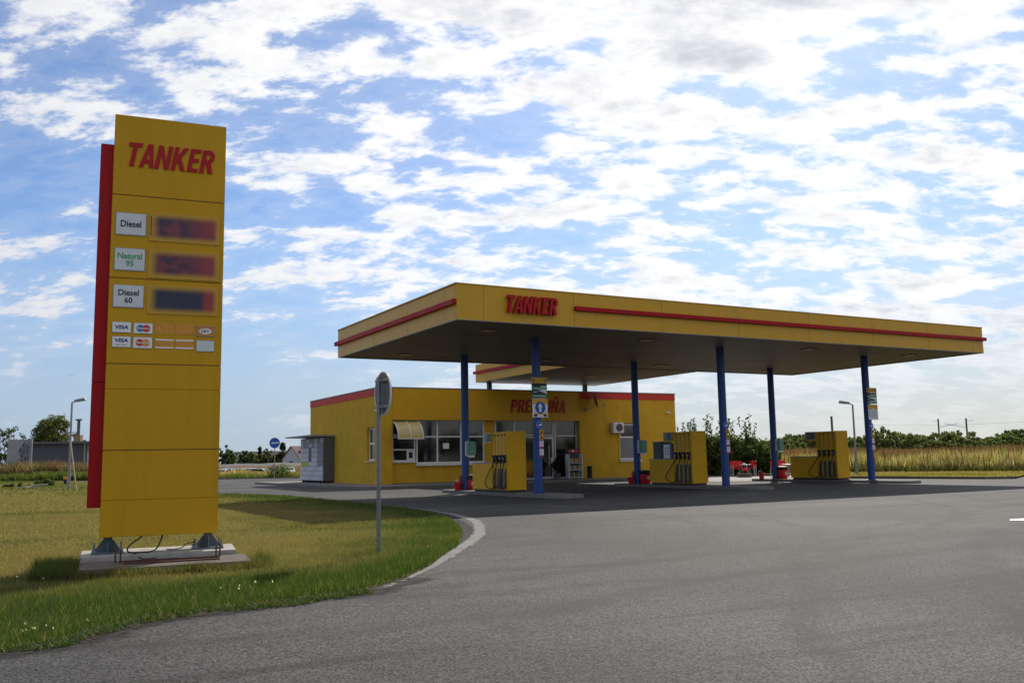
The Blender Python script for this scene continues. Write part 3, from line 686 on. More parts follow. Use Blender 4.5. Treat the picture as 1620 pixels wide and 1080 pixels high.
def stickers(p, x, y, z):
    """safety labels down a pillar, facing the drive"""
    s = MB().disc((.0, 2.52), .13, -.172, -.158).build('round_sticker', PALE, p)
    MB().disc((.0, 2.52), .122, -.1735, -.1725).build('blue_disc', BLUES, s)
    MB().front([(-.05, 2.48), (.07, 2.51), (.085, 2.55), (.02, 2.575), (-.015, 2.54), (-.06, 2.515)], -.1755, -.174).build('hand_symbol', PAPER, s)
    for (z0, z1, m) in ((2.20, 2.345, AMBER), (2.00, 2.16, AMBER), (1.70, 1.96, PAPER), (1.40, 1.665, PAPER)):
        s = MB().box(-.02, .145, -.172, -.156, z0, z1).build('safety_sticker', m, p)
        zc = (z0 + z1) / 2
        if m is AMBER: MB().front([(.0, zc - .045), (.125, zc - .045), (.062, zc + .06)], -.1745, -.1725).build('warning_triangle', BLACKT, s)
        else:
            MB().box(-.02, .145, -.1745, -.1725, z0, z0 + .06).build('red_strip', REDC, s)
            MB().disc((.062, zc + .03), .055, -.1745, -.1725, 18).build('ban_symbol', REDC, s); MB().disc((.062, zc + .03), .038, -.176, -.175, 18).build('ban_symbol', PAPER, s)
for u in PU:
    for v in (PN, PF):
        p = MB().tube([(0, 0, .10), (0, 0, ZB + .02)], .158, 24).build('pillar', BLUE, CN, smooth=True, loc=(u, v, 0))
        MB().lathe([(.23, .115), (.23, .14), (.165, .15)]).build('foot_plate', BLUE, p)
        if v == PN: stickers(p, u, v, 0)
for x, y in ((2.2, 9.46), (2.08, 1.9), (8.8, 1.95), (9.0, 9.47), (15.4, 9.47), (17.2, 1.87), (23.6, 1.9), (22.4, 9.47)):
    l = MB().box(x - .27, x + .27, y - .27, y + .27, ZB - .02, ZB + .008).build('ceiling_light', SOFF, CN)
    MB().box(x - .22, x + .22, y - .22, y + .22, ZB - .027, ZB - .022).build('diffuser', LIGHTD, l)

# ---- lower link canopy running back over the shop
LK = thing('link_canopy', 'narrower yellow canopy with red stripe linking the forecourt roof to the shop roof', 'canopy', (0, 0, 0))
x0, x1, y0, y1, zt2 = 11.35, 19.5, D_ + .02, 21.15, 6.67
MB().box(x0, x0 + .06, y0, y1, ZB, zt2).build('fascia_panel', YEL, LK, bevel=.004); MB().box(x1 - .06, x1, y0, y1, ZB, zt2).build('fascia_panel', YEL, LK, bevel=.004)
MB().box(x0 + .065, x1 - .065, y1 - .06, y1, ZB, zt2).build('fascia_panel', YEL, LK)
MB().box(x0 - .12, x0 - .003, y0 + .17, y1 + .1, 6.135, 6.29).build('stripe', RED, LK)
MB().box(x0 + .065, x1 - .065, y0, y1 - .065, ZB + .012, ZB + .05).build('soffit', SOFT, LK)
MB().box(x0 + .065, x1 - .065, y0, y1 - .065, zt2 - .2, zt2 - .1).build('roof_deck', DKGREY, LK)
for x in (12.1, 18.62): MB().box(x - .11, x + .11, 20.8, 21.02, 5.215, ZB + .01).build('stub_post', DKGREY, LK)
MB().box(15.1, 15.7, 15.2, 15.8, ZB - .03, ZB + .01).build('ceiling_light', LIGHTD, LK)

# ================================================================== SHOP
SH = thing('shop_building', 'flat-roofed yellow station shop with red top band and dark shopfront windows', 'shop', (0, 0, 0))
X0, X1, Y0, Y1, ZR = 5.205, 24.95, 20.262, 32.5, 5.19
XF0, XF1, YR = 5.94, 17.75, 20.56
w = MB()
w.box(X0, X0 + .3, Y0, 20.95, .12, ZR).box(X0, X0 + .3, 22.15, Y1, .12, ZR).box(X0, X0 + .3, 20.95, 22.15, .12, 1.35).box(X0, X0 + .3, 20.95, 22.15, 3.14, ZR)
w.box(X0 + .3, XF0, Y0, Y0 + .35, .12, ZR)
w.box(XF1, 20.62, Y0, Y0 + .3, .12, ZR).box(22.15, X1, Y0, Y0 + .3, .12, ZR).box(20.62, 22.15, Y0, Y0 + .3, .12, 1.12).box(20.62, 22.15, Y0, Y0 + .3, 3.37, ZR)
w.box(X1 - .3, X1, Y0 + .3, Y1, .12, ZR).box(X0 + .3, X1 - .3, Y1 - .3, Y1, .12, ZR)
w.box(XF0, 12.2, YR, YR + .3, .12, 1.09).box(11.55, 12.2, YR, YR + .3, 1.09, 3.56).box(XF0, XF1, YR, YR + .3, 3.56, ZR)
w.build('wall', YWALL, SH)
MB().box(XF0, XF1 - .005, Y0 - .03, YR - .005, 3.49, ZR - .01).build('sign_fascia', YEL, SH, bevel=.006)
MB().box(X0 - .025, X0 - .002, Y0 - .025, Y1, 4.81, 5.17).box(X0, XF0 - .004, Y0 - .025, Y0 - .002, 4.81, 5.17).build('red_band', REDB, SH)
MB().box(XF1 + .004, X1, Y0 - .025, Y0 - .002, 4.80, 5.17).build('red_band', REDB, SH)
MB().box(X0 - .05, X1 + .05, Y0 - .06, Y1 + .05, ZR + .003, ZR + .05).build('roof', GREY, SH)
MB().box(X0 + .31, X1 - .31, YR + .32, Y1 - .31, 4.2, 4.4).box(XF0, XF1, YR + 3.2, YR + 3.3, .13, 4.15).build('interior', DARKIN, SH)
MB().box(X0 + .31, X1 - .31, YR + .31, Y1 - .31, .10, .16).build('interior_floor', PAVE, SH)
block_letters('PREDAJŇA', REDSH, SH, 13.05, 16.82, 3.94, 4.68, Y0 - .055, Y0 - .031)
def glazing(x0, x1, z0, z1, name='window', vb=(), hb=(), y=YR, fw=.075):
    """white frame with glass panes filling the bays between the bars"""
    f = MB(); xs = [x0] + list(vb) + [x1]; zs = [z0] + list(hb) + [z1]
    f.box(x0, x0 + fw, y - .02, y + .06, z0, z1).box(x1 - fw, x1, y - .02, y + .06, z0, z1)
    f.box(x0 + fw, x1 - fw, y - .02, y + .06, z0, z0 + fw).box(x0 + fw, x1 - fw, y - .02, y + .06, z1 - fw, z1)
    for v in vb: f.box(v - fw * .6, v + fw * .6, y - .025, y + .06, z0 + fw, z1 - fw)
    for h in hb:
        e = [x0 + fw] + [k for v in vb for k in (v - fw * .6, v + fw * .6)] + [x1 - fw]
        for a, b in zip(e[::2], e[1::2]): f.box(a, b, y - .02, y + .06, h - fw * .5, h + fw * .5)
    fo = f.build(name, WHITE, SH)
    e = [x0 + fw] + [k for v in vb for k in (v - fw * .6, v + fw * .6)] + [x1 - fw]; q = [z0 + fw] + [k for h in hb for k in (h - fw * .5, h + fw * .5)] + [z1 - fw]
    for a, b in zip(e[::2], e[1::2]):
        for c_, d_ in zip(q[::2], q[1::2]): MB().box(a, b, y + .015, y + .03, c_, d_).build('pane', GLASS, fo)
    return fo
k = glazing(6.02, 7.36, 1.30, 2.62, 'kiosk_window', hb=(1.92,)); MB().box(6.85, 6.98, YR - .03, YR - .022, 1.375, 1.88).box(6.98, 7.285, YR - .03, YR - .022, 1.375, 1.47).box(6.98, 7.285, YR - .03, YR - .022, 1.79, 1.88).box(7.20, 7.285, YR - .03, YR - .022, 1.47, 1.79).build('hatch_frame', WHITE, k)
MB().box(XF0 + .05, 7.40, YR - .10, YR + .05, 1.235, 1.295).build('sill', WHITE, k)
MB().box(XF0, 7.39, YR + .005, YR + .2, 1.09, 1.23).build('wall', YWALL, SH)
glazing(6.02, 7.36, 2.66, 3.55, vb=()); 
w_ = glazing(7.42, 11.53, 1.17, 3.55, vb=(8.66, 10.09), hb=(2.60,)); MB().box(7.38, 11.60, YR - .16, YR + .03, 1.05, 1.165).build('sill', WHITE, w_)
MB().box(9.0, 9.36, YR - .012, YR + .012, 1.95, 2.25).build('notice', PAPER, w_)
glazing(12.22, 14.80, 2.62, 3.55, vb=(13.46,)); glazing(14.84, 16.10, 2.62, 3.55); glazing(16.16, 17.70, .16, 3.55, hb=(2.62,))
glazing(12.22, 13.44, .16, 2.58, fw=.06); glazing(13.50, 14.80, .16, 2.58, fw=.06)
dr = glazing(14.84, 16.10, .14, 2.58, 'door', fw=.13); MB().tube([(15.72, YR - .09, .95), (15.72, YR - .09, 2.10)], .022, 8).tube([(15.72, YR - .09, 1.05), (15.72, YR, 1.05)], .015, 6).tube([(15.72, YR - .09, 2.0), (15.72, YR, 2.0)], .015, 6).build('handle', PALE, dr, smooth=True)
MB().box(15.86, 16.18, YR - .035, YR - .026, 1.02, 1.36).build('notice', PAPER, dr)
MB().box(XF0, XF1, YR - .02, YR + .29, .122, .155).build('door_sill', KERB, SH)
r_ = glazing(20.66, 22.11, 1.16, 3.33, vb=(), hb=(2.52,), y=Y0 + .12, fw=.09); MB().box(20.56, 22.2, Y0 - .10, Y0 + .1, 1.05, 1.125).build('sill', WHITE, r_)
MB().box(20.72, 22.05, Y0 + .10, Y0 + .118, 1.26, 2.46).build('blind', mat('grey_blind', (.20, .21, .22), .7), r_)
# left side window
lw = MB(); yy = (20.99, 22.11)
xw = X0 + .14
lw.box(xw, xw + .07, yy[0], yy[0] + .09, 1.37, 3.12).box(xw, xw + .07, yy[1] - .09, yy[1], 1.37, 3.12)
for a, b in ((1.37, 1.46), (2.22, 2.34), (3.03, 3.12)): lw.box(xw, xw + .07, yy[0] + .09, yy[1] - .09, a, b)
lo_ = lw.build('window', WHITE, SH)
for a, b in ((1.46, 2.22), (2.34, 3.03)): MB().box(xw + .02, xw + .04, yy[0] + .09, yy[1] - .09, a, b).build('pane', GLASS, lo_)
MB().box(X0 - .07, xw, 20.93, 22.17, 1.31, 1.355).build('sill', WHITE, lo_)
MB().box(20.5, 20.53, Y0 - .025, Y0 - .003, .85, 2.75).build('conduit', YWALL, SH)

# things fixed to the shop
AW = thing('window_awning', 'curved amber polycarbonate awning over the kiosk window', 'awning', (0, 0, 0))
def quarter(x0, x1, n, t):
    b = MB(); P = []
    for i in range(n + 1):
        a = PI / 2 * i / n; P.append((YR - .02 - .98 * math.sin(a) , 2.50 + .92 * math.cos(a) - .0))
    for i in range(n):
        (ya, za), (yb, zb) = P[i], P[i + 1]
        b._add([(x0, ya, za), (x1, ya, za), (x1, yb, zb), (x0, yb, zb), (x0, ya, za - t), (x1, ya, za - t), (x1, yb, zb - t), (x0, yb, zb - t)], [(0, 3, 2, 1), (4, 5, 6, 7), (0, 4, 7, 3), (1, 2, 6, 5)])
    return b
quarter(6.02, 7.38, 10, .012).build('sheet', POLY, AW, smooth=True)
for x in (5.97, 6.68, 7.385): quarter(x, x + .05, 10, .05).build('rib', WHITE, AW, loc=(0, -.02, .016))
MB().box(5.97, 7.43, YR - 1.04, YR - .985, 2.455, 2.50).build('front_rail', WHITE, AW)
AC = thing('air_conditioner', 'white outdoor air conditioning unit mounted beside the right-hand shop window', 'air conditioner', (20.3, 20.05, 2.76))
MB().box(-.38, .40, -.15, .17, 0, .63).build('casing', WHITE, AC, bevel=.02); MB().disc((.06, .32), .235, -.158, -.151).build('fan_grille', DKGREY, AC)
g_ = MB()
for i in range(6): g_.tube([(.06 + .235 * math.cos(t * PI / 12), -.162, .32 + .235 * math.sin(t * PI / 12)) for t in range(25)] if i == 0 else [(.06 + (.04 * i) * math.cos(t * PI / 12), -.162, .32 + (.04 * i) * math.sin(t * PI / 12)) for t in range(25)], .006, 4, caps=False)
g_.build('grille_wire', GREY, AC); MB().box(-.33, -.28, -.1, .21, -.06, -.01).box(.28, .33, -.1, .21, -.06, -.01).build('bracket', GREY, AC)
DS = thing('satellite_dish', 'grey satellite dish on an arm beside the red shop lettering', 'satellite dish', (18.15, 20.26, 4.15), -.42)
dm = MB(); n = 24
for i, (r, x) in enumerate(((.02, .0), (.15, .012), (.28, .04), (.40, .085), (.43, .10))):
    dm.v += [(.52 + x, -.38 + r * math.cos(2 * PI * k / n), .32 + r * 1.05 * math.sin(2 * PI * k / n)) for k in range(n)]
for i in range(4):
    for k in range(n): a = i * n + k; b = i * n + (k + 1) % n; dm.f.append((a, b, b + n, a + n)); dm.mi.append(0)
dm.f.append(tuple(range(n))); dm.mi.append(0)
do = dm.build('dish', GREY, DS, smooth=True); do.rotation_euler = (0, math.radians(-12), 0); do.location = (.05, 0, .1)
MB().box(-.06, .10, -.02, 0, -.10, .10).tube([(.02, -.02, 0), (.02, -.38, 0), (.45, -.38, .12), (.48, -.38, .35)], .022, 8).build('wall_bracket', GREY, DS)
MB().tube([(.55, -.38, .05), (1.10, -.38, .20)], .012, 6).tube([(1.10, -.38, .16), (1.10, -.38, .32)], .03, 8).build('feed_arm', GREY, DS)
for (x, y, z, rz, lb) in ((24.2, 20.26, 4.05, 0.3, 'small white security camera high at the right end of the shop front'), (5.2, 20.6, 4.0, -1.2, 'small white security camera on the shop corner behind the round road sign')):
    c = thing('security_camera', lb, 'security camera', (x, y, z), rz, 'cameras on the shop wall')
    MB().box(-.04, .04, -.10, 0, -.03, .03).build('bracket', WHITE, c); MB().tube([(0, -.1, 0), (.22, -.2, -.03)], .045, 10).build('housing', WHITE, c, smooth=True)

# parcel locker against the side wall
PK = thing('parcel_locker', 'grey and white parcel locker with an overhanging roof against the shop side wall', 'parcel locker', (0, 0, 0))
MB().box(4.52, 5.19, 27.6, 32.2, .24, 2.80).build('cabinet', DKGREY, PK)
rf = MB(); rf._add([(3.55, 27.5, 2.86), (5.2, 27.5, 2.83), (5.2, 32.35, 2.83), (3.55, 32.35, 2.86), (3.55, 27.5, 2.93), (5.2, 27.5, 2.93), (5.2, 32.35, 2.93), (3.55, 32.35, 2.93)], [(0, 3, 2, 1), (4, 5, 6, 7), (0, 1, 5, 4), (2, 3, 7, 6), (0, 4, 7, 3), (1, 2, 6, 5)])
rf.build('roof', GREY, PK)
LG = [mat('locker_door', c, .4, var=.05, scale=3) for c in ((.55, .57, .61), (.46, .48, .53), (.20, .205, .235), (.035, .04, .055), (.46, .42, .03))]
ncol = 8; yw = 4.6 / ncol
for c in range(ncol):
    y_a = 27.6 + c * yw; rows = 9
    for r in range(rows):
        z_a = .26 + r * 2.52 / rows
        mm = LG[0] if (c + r) % 4 else LG[1]
        if r >= 7: mm = LG[2] if (c * 3 + r) % 5 < 3 else LG[1]
        if c in (0, 1) and r in (3, 4, 5, 6): mm = LG[2]
        if c == 4 and 4 <= r <= 6: mm = LG[3]
        if c >= 5 and r == 3: mm = LG[4]
        MB().box(4.50, 4.519, y_a + .012, y_a + yw - .012, z_a + .01, z_a + 2.52 / rows - .01).build('locker_door', mm, PK)
for c in range(8): MB().box(4.55, 5.1, 27.75 + c * .58, 27.9 + c * .58, .12, .239).build('foot', BLACK, PK)

# things on the pavement by the shop door
RK = thing('display_rack', 'silver shelf rack of bottles with a red topped header beside the shop door', 'display rack', (16.95, 19.75, .12))
for x in (-.47, .43): MB().box(x, x + .04, -.2, .2, .04, 1.42).build('side_frame', PALE, RK)

for z in (.08, .50, .90): MB().box(-.43, .43, -.2, .2, z, z + .03).build('shelf', PALE, RK)
MB().box(-.43, .43, .17, .2, .12, 1.42).build('back_board', DKGREY, RK)
hd = MB().box(-.5, .42, -.02, .06, 1.45, 1.74).build('header', BLACK, RK); MB().box(-.38, .32, -.028, -.021, 1.53, 1.67).build('header_label', REDC, hd); MB().box(-.12, -.02, -.034, -.029, 1.55, 1.65).build('header_mark', PAPER, hd)
BC = [mat('bottle_plastic', c, .35, var=.05) for c in ((.55, .42, .05), (.10, .16, .35), (.45, .40, .36), (.10, .09, .08), (.45, .10, .05))]
bt0 = None; names = ['yellow', 'blue', 'beige', 'dark', 'red']; shelf_n = ['bottom', 'middle', 'top']
for s_, z in enumerate((.11, .53, .93)):
    for k in range(8):
        q = (k * 3 + s_ * 2 + (k // 3)) % 5
        b = MB().lathe([(.038, 0), (.042, .02), (.042, .19), (.02, .235), (.02, .27)], n=10).build('bottle', BC[q], None, smooth=True)
        b.location = (16.95 - .38 + k * .108, 19.66, .12 + z)
        tag(b, f'{names[q]} bottle on the {shelf_n[s_]} shelf of the display rack', 'bottle', 'bottles in the display rack')
o = MB().lathe([(.13, 0), (.15, .02), (.15, .66), (.16, .68), (.16, .72), (.12, .725)], n=20).build('litter_bin', BLACK, None, smooth=True); o.location = (18.02, 19.75, .12)
tag(o, 'slim black litter bin on the pavement right of the display rack', 'bin')

def leaves(n, centers, radii, size, cols, squash=1.0, flat=0.5):
    """leaf quads in clumps -> verts (n,4,3), colours (n,3)"""
    ci = RNG.integers(0, len(centers), n); C = np.asarray(centers)[ci]; Rr = np.asarray(radii)[ci]
    d = RNG.normal(size=(n, 3)); d /= np.linalg.norm(d, axis=1)[:, None]
    P = C + d * (Rr * RNG.random(n) ** 0.45)[:, None] * np.array([1, 1, squash])
    nrm = d * 0.7 + RNG.normal(size=(n, 3)) * 0.7; nrm /= np.linalg.norm(nrm, axis=1)[:, None]
    a = np.cross(nrm, RNG.normal(size=(n, 3))); a /= np.linalg.norm(a, axis=1)[:, None]; b = np.cross(nrm, a)
    s = size * RNG.uniform(.6, 1.4, n)[:, None]
    V = np.stack([P - a * s * .5, P + b * s * .28, P + a * s * .5, P - b * s * .28], 1)
    c = np.asarray(cols)[RNG.integers(0, len(cols), n)] * RNG.uniform(.75, 1.25, n)[:, None] * (0.85 + .3 * (ci % 5) / 4)[:, None]
    return V, c
PT = thing('potted_plant', 'dark potted shrub standing by the shop door left of the display rack', 'plant', (15.75, 19.7, .12))
MB().lathe([(.17, 0), (.22, .32), (.24, .36), (.20, .355)], n=18).build('pot', DKGREY, PT, smooth=True)
V, c = leaves(900, [(0, 0, .6), (.1, .05, .85), (-.1, 0, .8), (0, 0, 1.05)], [.28, .22, .24, .2], .10, [(.02, .03, .015), (.03, .04, .018)])
raw_mesh('foliage', V, 4, LEAF, c, PT)
MB().tube([(0, 0, .33), (.02, 0, .7), (0, .02, 1.0)], .018, 6).build('stem', BARK, PT)

# ================================================================== PUMP ISLANDS AND PUMPS
def rounded(x0, x1, y0, y1, r=.6, n=8):
    P = []
    for cx, cy, a0 in ((x1 - r, y1 - r, 0), (x0 + r, y1 - r, 90), (x0 + r, y0 + r, 180), (x1 - r, y0 + r, 270)):
        P += [(cx + r * math.cos(math.radians(a0 + 90 * i / n)), cy + r * math.sin(math.radians(a0 + 90 * i / n))) for i in range(n + 1)]
    return P
ORD = ['left', 'middle', 'right']
IL = ['pump island under the left-hand pump, nearest the round road sign', 'pump island under the middle pump with the payment box', 'pump island farthest right beside the field']
for i, u in enumerate(PU):
    o = MB().prism(rounded(-.66, .66, .75 - 5.5, 10.3 - 5.5, .62), 0.0, .12).build('pump_island', PAVE, None, bevel=.02); o.location = (u, 5.5, -.01)
    tag(o, 'low concrete ' + IL[i], 'pump island', 'pump islands')

def make_pump():
    r = thing('fuel_pump', '', 'fuel pump', (0, 0, 0), 0, 'fuel pumps on the islands')
    MB().box(-.36, .36, .04, 2.80, .115, .19).build('plinth', BLACK, r)
    MB().box(-.40, .40, 0, .07, .19, 2.36).build('end_cabinet', YPUMP, r, bevel=.012)
    MB().box(-.36, .36, .075, 1.20, .19, 2.35).build('hose_cabinet', YPUMP, r, bevel=.012)
    t = MB().box(-.40, .40, 1.205, 2.88, .19, 1.19).build('tray_cabinet', YPUMP, r, bevel=.012)
    MB().box(-.41, .41, 1.206, 2.90, 1.195, 1.225).build('tray_top', GREY, t)
    MB().box(-.40, .40, 1.205, 1.86, 1.93, 2.355).build('display_head', YPUMP, r, bevel=.012)
    for s in (-1, 1):
        d = MB().box(min(s * .402, s * .412), max(s * .402, s * .412), 1.24, 1.82, 1.98, 2.33).build('display', mat('pump_display', (.15, .17, .18), .25), r)
        for z in (2.23, 2.14, 2.05): MB().box(min(s * .413, s * .416), max(s * .413, s * .416), 1.30, 1.56, z, z + .05).build('readout', BLACKT, d)
        for k in range(4):
            y = .20 + k * .27
            MB().tube([(s * .372, y, 2.24), (s * .40, y, 2.24)], .034, 8).build('hose_eye', BLACK, r)
            MB().box(min(s * .362, s * .366), max(s * .362, s * .366), y - .011, y + .011, 1.56, 2.2).build('grade_strip', [BLACKT, REDC, GREEN, BLACKT][k], r)
            MB().box(min(s * .362, s * .40), max(s * .362, s * .40), y - .055, y + .055, 1.20, 1.50).build('holster', DKGREY, r)
            nz = MB().obox((s * .445, y, 1.36), (.07, .06, .26), (0, s * .25, 0)).obox((s * .43, y, 1.22), (.05, .045, .12), (0, -s * .3, 0))
            nz = nz.build('nozzle', BLACK, r, bevel=.01); MB().box(min(s * .475, s * .49), max(s * .475, s * .49), y - .02, y + .02, 1.33, 1.41).build('nozzle_badge', [PALE, PALE, GREEN, PALE][k], nz)
            off = (.10, -.06, .13, .34)[k]
            hp = arc([(s * .43, y, 1.20), (s * .47, y + off, .85), (s * .48, y + off * 1.8 + .05, .45), (s * .45, y + off + .05, .24), (s * .40, y + .06, .30), (s * .375, y + .07, .55), (s * .37, y + .07, .85)], 6)
            MB().tube(hp, .017, 6).build('hose', BLACK, r, smooth=True)
            MB().box(min(s * .362, s * .37), max(s * .362, s * .37), y - .075, y + .085, .22, .98).build('hose_slot', DKGREY, r)
    MB().tube(arc([(.38, .3, .6), (.50, .2, .5), (.52, .12, .32), (.44, .1, .24)], 6), .014, 6).build('vapour_hose', BLACK, r, smooth=True)
    return r
P0 = make_pump()
PL = ['yellow fuel pump on the left island, nearest the price pylon', 'yellow fuel pump on the middle island with a grey payment box on its tray', 'yellow fuel pump on the right-hand island in front of the dry field']
for i, u in enumerate(PU):
    if i == 0: P0.location = (u, 4.62, 0); P0['label'] = PL[0]
    else: dup(P0, (u, 4.62, 0), 0, PL[i])
PB = thing('payment_terminal', 'grey payment box with a white notice standing on the middle pump tray', 'payment terminal', (PU[1], 4.62, 1.226))
MB().box(-.30, .30, 2.15, 2.72, 0, .72).build('box', DKGREY, PB, bevel=.01); MB().box(-.325, .325, 2.12, 2.74, .722, .75).build('cap', GREY, PB)
MB().box(-.32, -.30, 1.55, 1.95, .02, .60).build('notice', PAPER, PB); MB().box(-.299, -.20, 1.40, 2.05, 0, .66).build('notice_holder', STEELBLUE, PB)
for z in (.45, .32, .2):
    for y in (1.65, 1.80): MB().box(-.323, -.3205, y - .03, y + .03, z - .03, z + .03).build('pictogram', REDC if z == .32 else NAVYT, PB)

# pillar boards, dispensers, bins, buckets
def board(u, label, arrow):
    r = thing('pillar_board', label, 'sign board', (u + .0, PN - .17, 0), 0, 'boards on the near pillars')
    n_ = MB().box(-.315, .325, -.03, -.005, 4.01, 4.22).build('number_plate', YEL, r)
    text('1', BLACKT, n_, -.27, -.215, 4.06, 4.17, -.031, .002, .02); text('2', BLACKT, n_, .20, .285, 4.06, 4.17, -.031, .002, .02)
    MB().box(-.31, .32, -.03, -.005, 3.90, 4.0).build('black_plate', BLACK, r)
    a = MB().box(-.31, .32, -.03, -.005, 3.77, 3.89).build('green_plate', GREEN, r); MB().box(-.24, .26, -.033, -.031, 3.805, 3.835).build('white_line', PALE, a)
    b = MB().box(-.31, .32, -.03, -.005, 3.62, 3.76).build('black_plate', BLACK, r); MB().front([(-.1, 3.75), (.31, 3.75), (.31, 3.63), (.1, 3.70)], -.033, -.031).build('white_swoosh', PAPER, b); MB().box(-.25, -.1, -.033, -.031, 3.68, 3.71).build('white_line', PALE, b)
    a = MB().box(-.31, .32, -.03, -.005, 3.50, 3.61).build('green_plate', GREEN, r); MB().box(-.27, .28, -.033, -.031, 3.54, 3.565).build('white_line', PALE, a)
    c = MB().box(-.29, .33, -.03, -.005, 2.79, 3.47).build('traffic_plate', PAPER, r)
    MB().box(-.285, .325, -.033, -.031, 3.26, 3.46).build('yellow_field', AMBER, c)
    if arrow:
        d = MB().disc((.02, 3.14), .215, -.037, -.034).build('blue_disc', BLUES, c)
        MB().front([(-.035, 2.99), (.075, 2.99), (.06, 3.16), (.125, 3.14), (.02, 3.31), (-.085, 3.14), (-.02, 3.16)], -.040, -.038).build('arrow', PAPER, d)
        for x in (-.18, .22): MB().disc((x, 2.86), .075, -.037, -.034, 16, .045).build('car_symbol', BLACKT, c)
        MB().front([(-.2, 2.89), (.24, 2.89), (.27, 3.02), (.2, 2.94), (-.17, 2.94), (-.23, 3.02)], -.037, -.0345).build('yellow_field', AMBER, c)
    else:
        MB().front([(-.24, 2.88), (.28, 2.88), (.28, 3.2), (.15, 3.25), (.02, 3.34), (-.12, 3.25), (-.24, 3.2)], -.037, -.034).build('pale_shape', PALE, c)
    return r
board(PU[0], 'board with lane numbers and a blue arrow disc on the front left pillar', True)
board(PU[2] + .12, 'board with a plain white lower panel on the front right pillar', False)
TL = ['green towel dispenser on the far pillar of the left island', 'green towel dispenser on the far pillar of the middle island', 'green towel dispenser on the far pillar of the right island']
BL = ['red bucket on the left island beside the far blue pillar', 'red bucket on the middle island, beside the far pillar in front of the shop wall', 'red bucket on the far end of the right island near the patio']
NL = ['dark red bin with black lid on the left island', 'red bin with bulging black lid on the middle island', 'red bin with bulging black lid on the right island']
EL = ['slim fire extinguisher behind the far pillar of the left island', 'slim fire extinguisher behind the far pillar of the middle island', '']
for i, u in enumerate(PU):
    t = thing('towel_dispenser', TL[i], 'dispenser', (u, PF - .16, 1.48), 0, 'towel dispensers on the pillars')
    MB().box(-.10, .30, -.10, -.0, 0, .60).build('back_box', PALE, t, bevel=.02); MB().box(-.05, .31, -.24, -.105, .03, .60).build('cover', GTEAL, t, bevel=.04); MB().box(-.03, .25, -.2, -.11, -.05, .025).build('towel', PAPER, t)
    b = thing('bucket', BL[i], 'bucket', (u - .36, PF + (.05 if i < 2 else .6), .11), 0, 'red buckets on the islands')
    MB().lathe([(.11, 0), (.145, .27), (.155, .28), (.155, .30), (.14, .30), (.108, .02)], n=20).build('pail', REDPL, b, smooth=True)
    MB().tube(arc([(-.15, 0, .28), (-.10, .08, .36), (.02, .12, .40), (.12, .07, .35), (.15, 0, .28)], 5), .006, 6).build('handle', GREY, b)
    MB().tube([(-.03, .03, .05), (.03, .06, .5)], .012, 6).build('squeegee_stick', mat('pale_stick', (.45, .42, .2), .6), b)
    k = thing('waste_bin', NL[i], 'bin', (u + (.16 if i == 0 else .22), PF - (.16 if i == 0 else .26), .11), 0, 'red bins on the islands')
    r_b = .17 if i == 0 else .24
    MB().lathe([(r_b * .9, 0), (r_b, .04), (r_b * 1.02, .42), (r_b * .95, .43)], n=22).build('body', REDSH if i == 0 else REDPL, k, smooth=True)
    MB().lathe([(r_b * 1.03, .425), (r_b * 1.15, .46), (r_b * 1.18, .54), (r_b * 1.0, .60), (r_b * .5, .62)], n=22).build('lid', BLACK, k, smooth=True)
    MB().box(-.06, .06, -r_b - .015, -r_b + .01, .20, .32).build('bin_label', PALE, k)
    if EL[i]:
        e = thing('fire_extinguisher', EL[i], 'fire extinguisher', (u - .20, PF + .10, .115), 0, 'extinguishers on the islands')
        MB().lathe([(.055, 0), (.06, .02), (.06, .44), (.03, .50), (.02, .52)], n=14).build('cylinder', REDSH, e, smooth=True); MB().box(-.02, .07, -.02, .02, .52, .57).build('valve', BLACK, e)
        MB().tube(arc([(.05, 0, .54), (.09, 0, .42), (.08, 0, .2)], 5), .01, 6).build('hose', BLACK, e)

# ================================================================== PATIO
def make_chair():
    r = thing('plastic_chair', '', 'chair', (0, 0, 0), 0, 'red chairs on the patio')
    MB().box(-.24, .24, -.24, .22, .42, .455).build('seat', REDPL, r, bevel=.012)
    MB().front([(-.25, .50), (.25, .50), (.25, .84), (.20, .88), (-.20, .88), (-.25, .84)], .205, .235).build('backrest', REDPL, r, bevel=.008)
    for s in (-1, 1):
        MB().box(s * .27 - .02, s * .27 + .02, -.22, .22, .63, .655).build('armrest', REDPL, r)
        for y in (-.21, .21): MB().tube([(s * .25, y, 0), (s * .25, y, .64)], .014, 8).build('leg', PALE, r)
    r.scale = (1.12, 1.12, 1.08)
    return r
CH = make_chair()
cl = [((27.9, 18.1), 2.6, 'red chair at the left end of the patio seats, beside the middle front pillar'), ((28.5, 18.9), -.5, 'red chair behind the first patio table, turned to the left'), ((28.35, 17.6), -1.9, 'red chair with its back to the bush, right of the flower tub'), ((28.9, 17.9), -2.2, 'rearmost red chair right of the first patio table'),
      ((28.35, 15.2), 1.6, 'red chair partly hidden by the far pillar of the right island'), ((28.95, 15.3), -.3, 'red chair behind the second patio table'), ((28.6, 14.1), -1.7, 'red chair beside the tray end of the right pump')]
for i, (p, rz, lb) in enumerate(cl):
    if i == 0: CH.location = (*p, .004); CH.rotation_euler = (0, 0, rz); CH['label'] = lb
    else: dup(CH, (*p, .004), rz, lb)
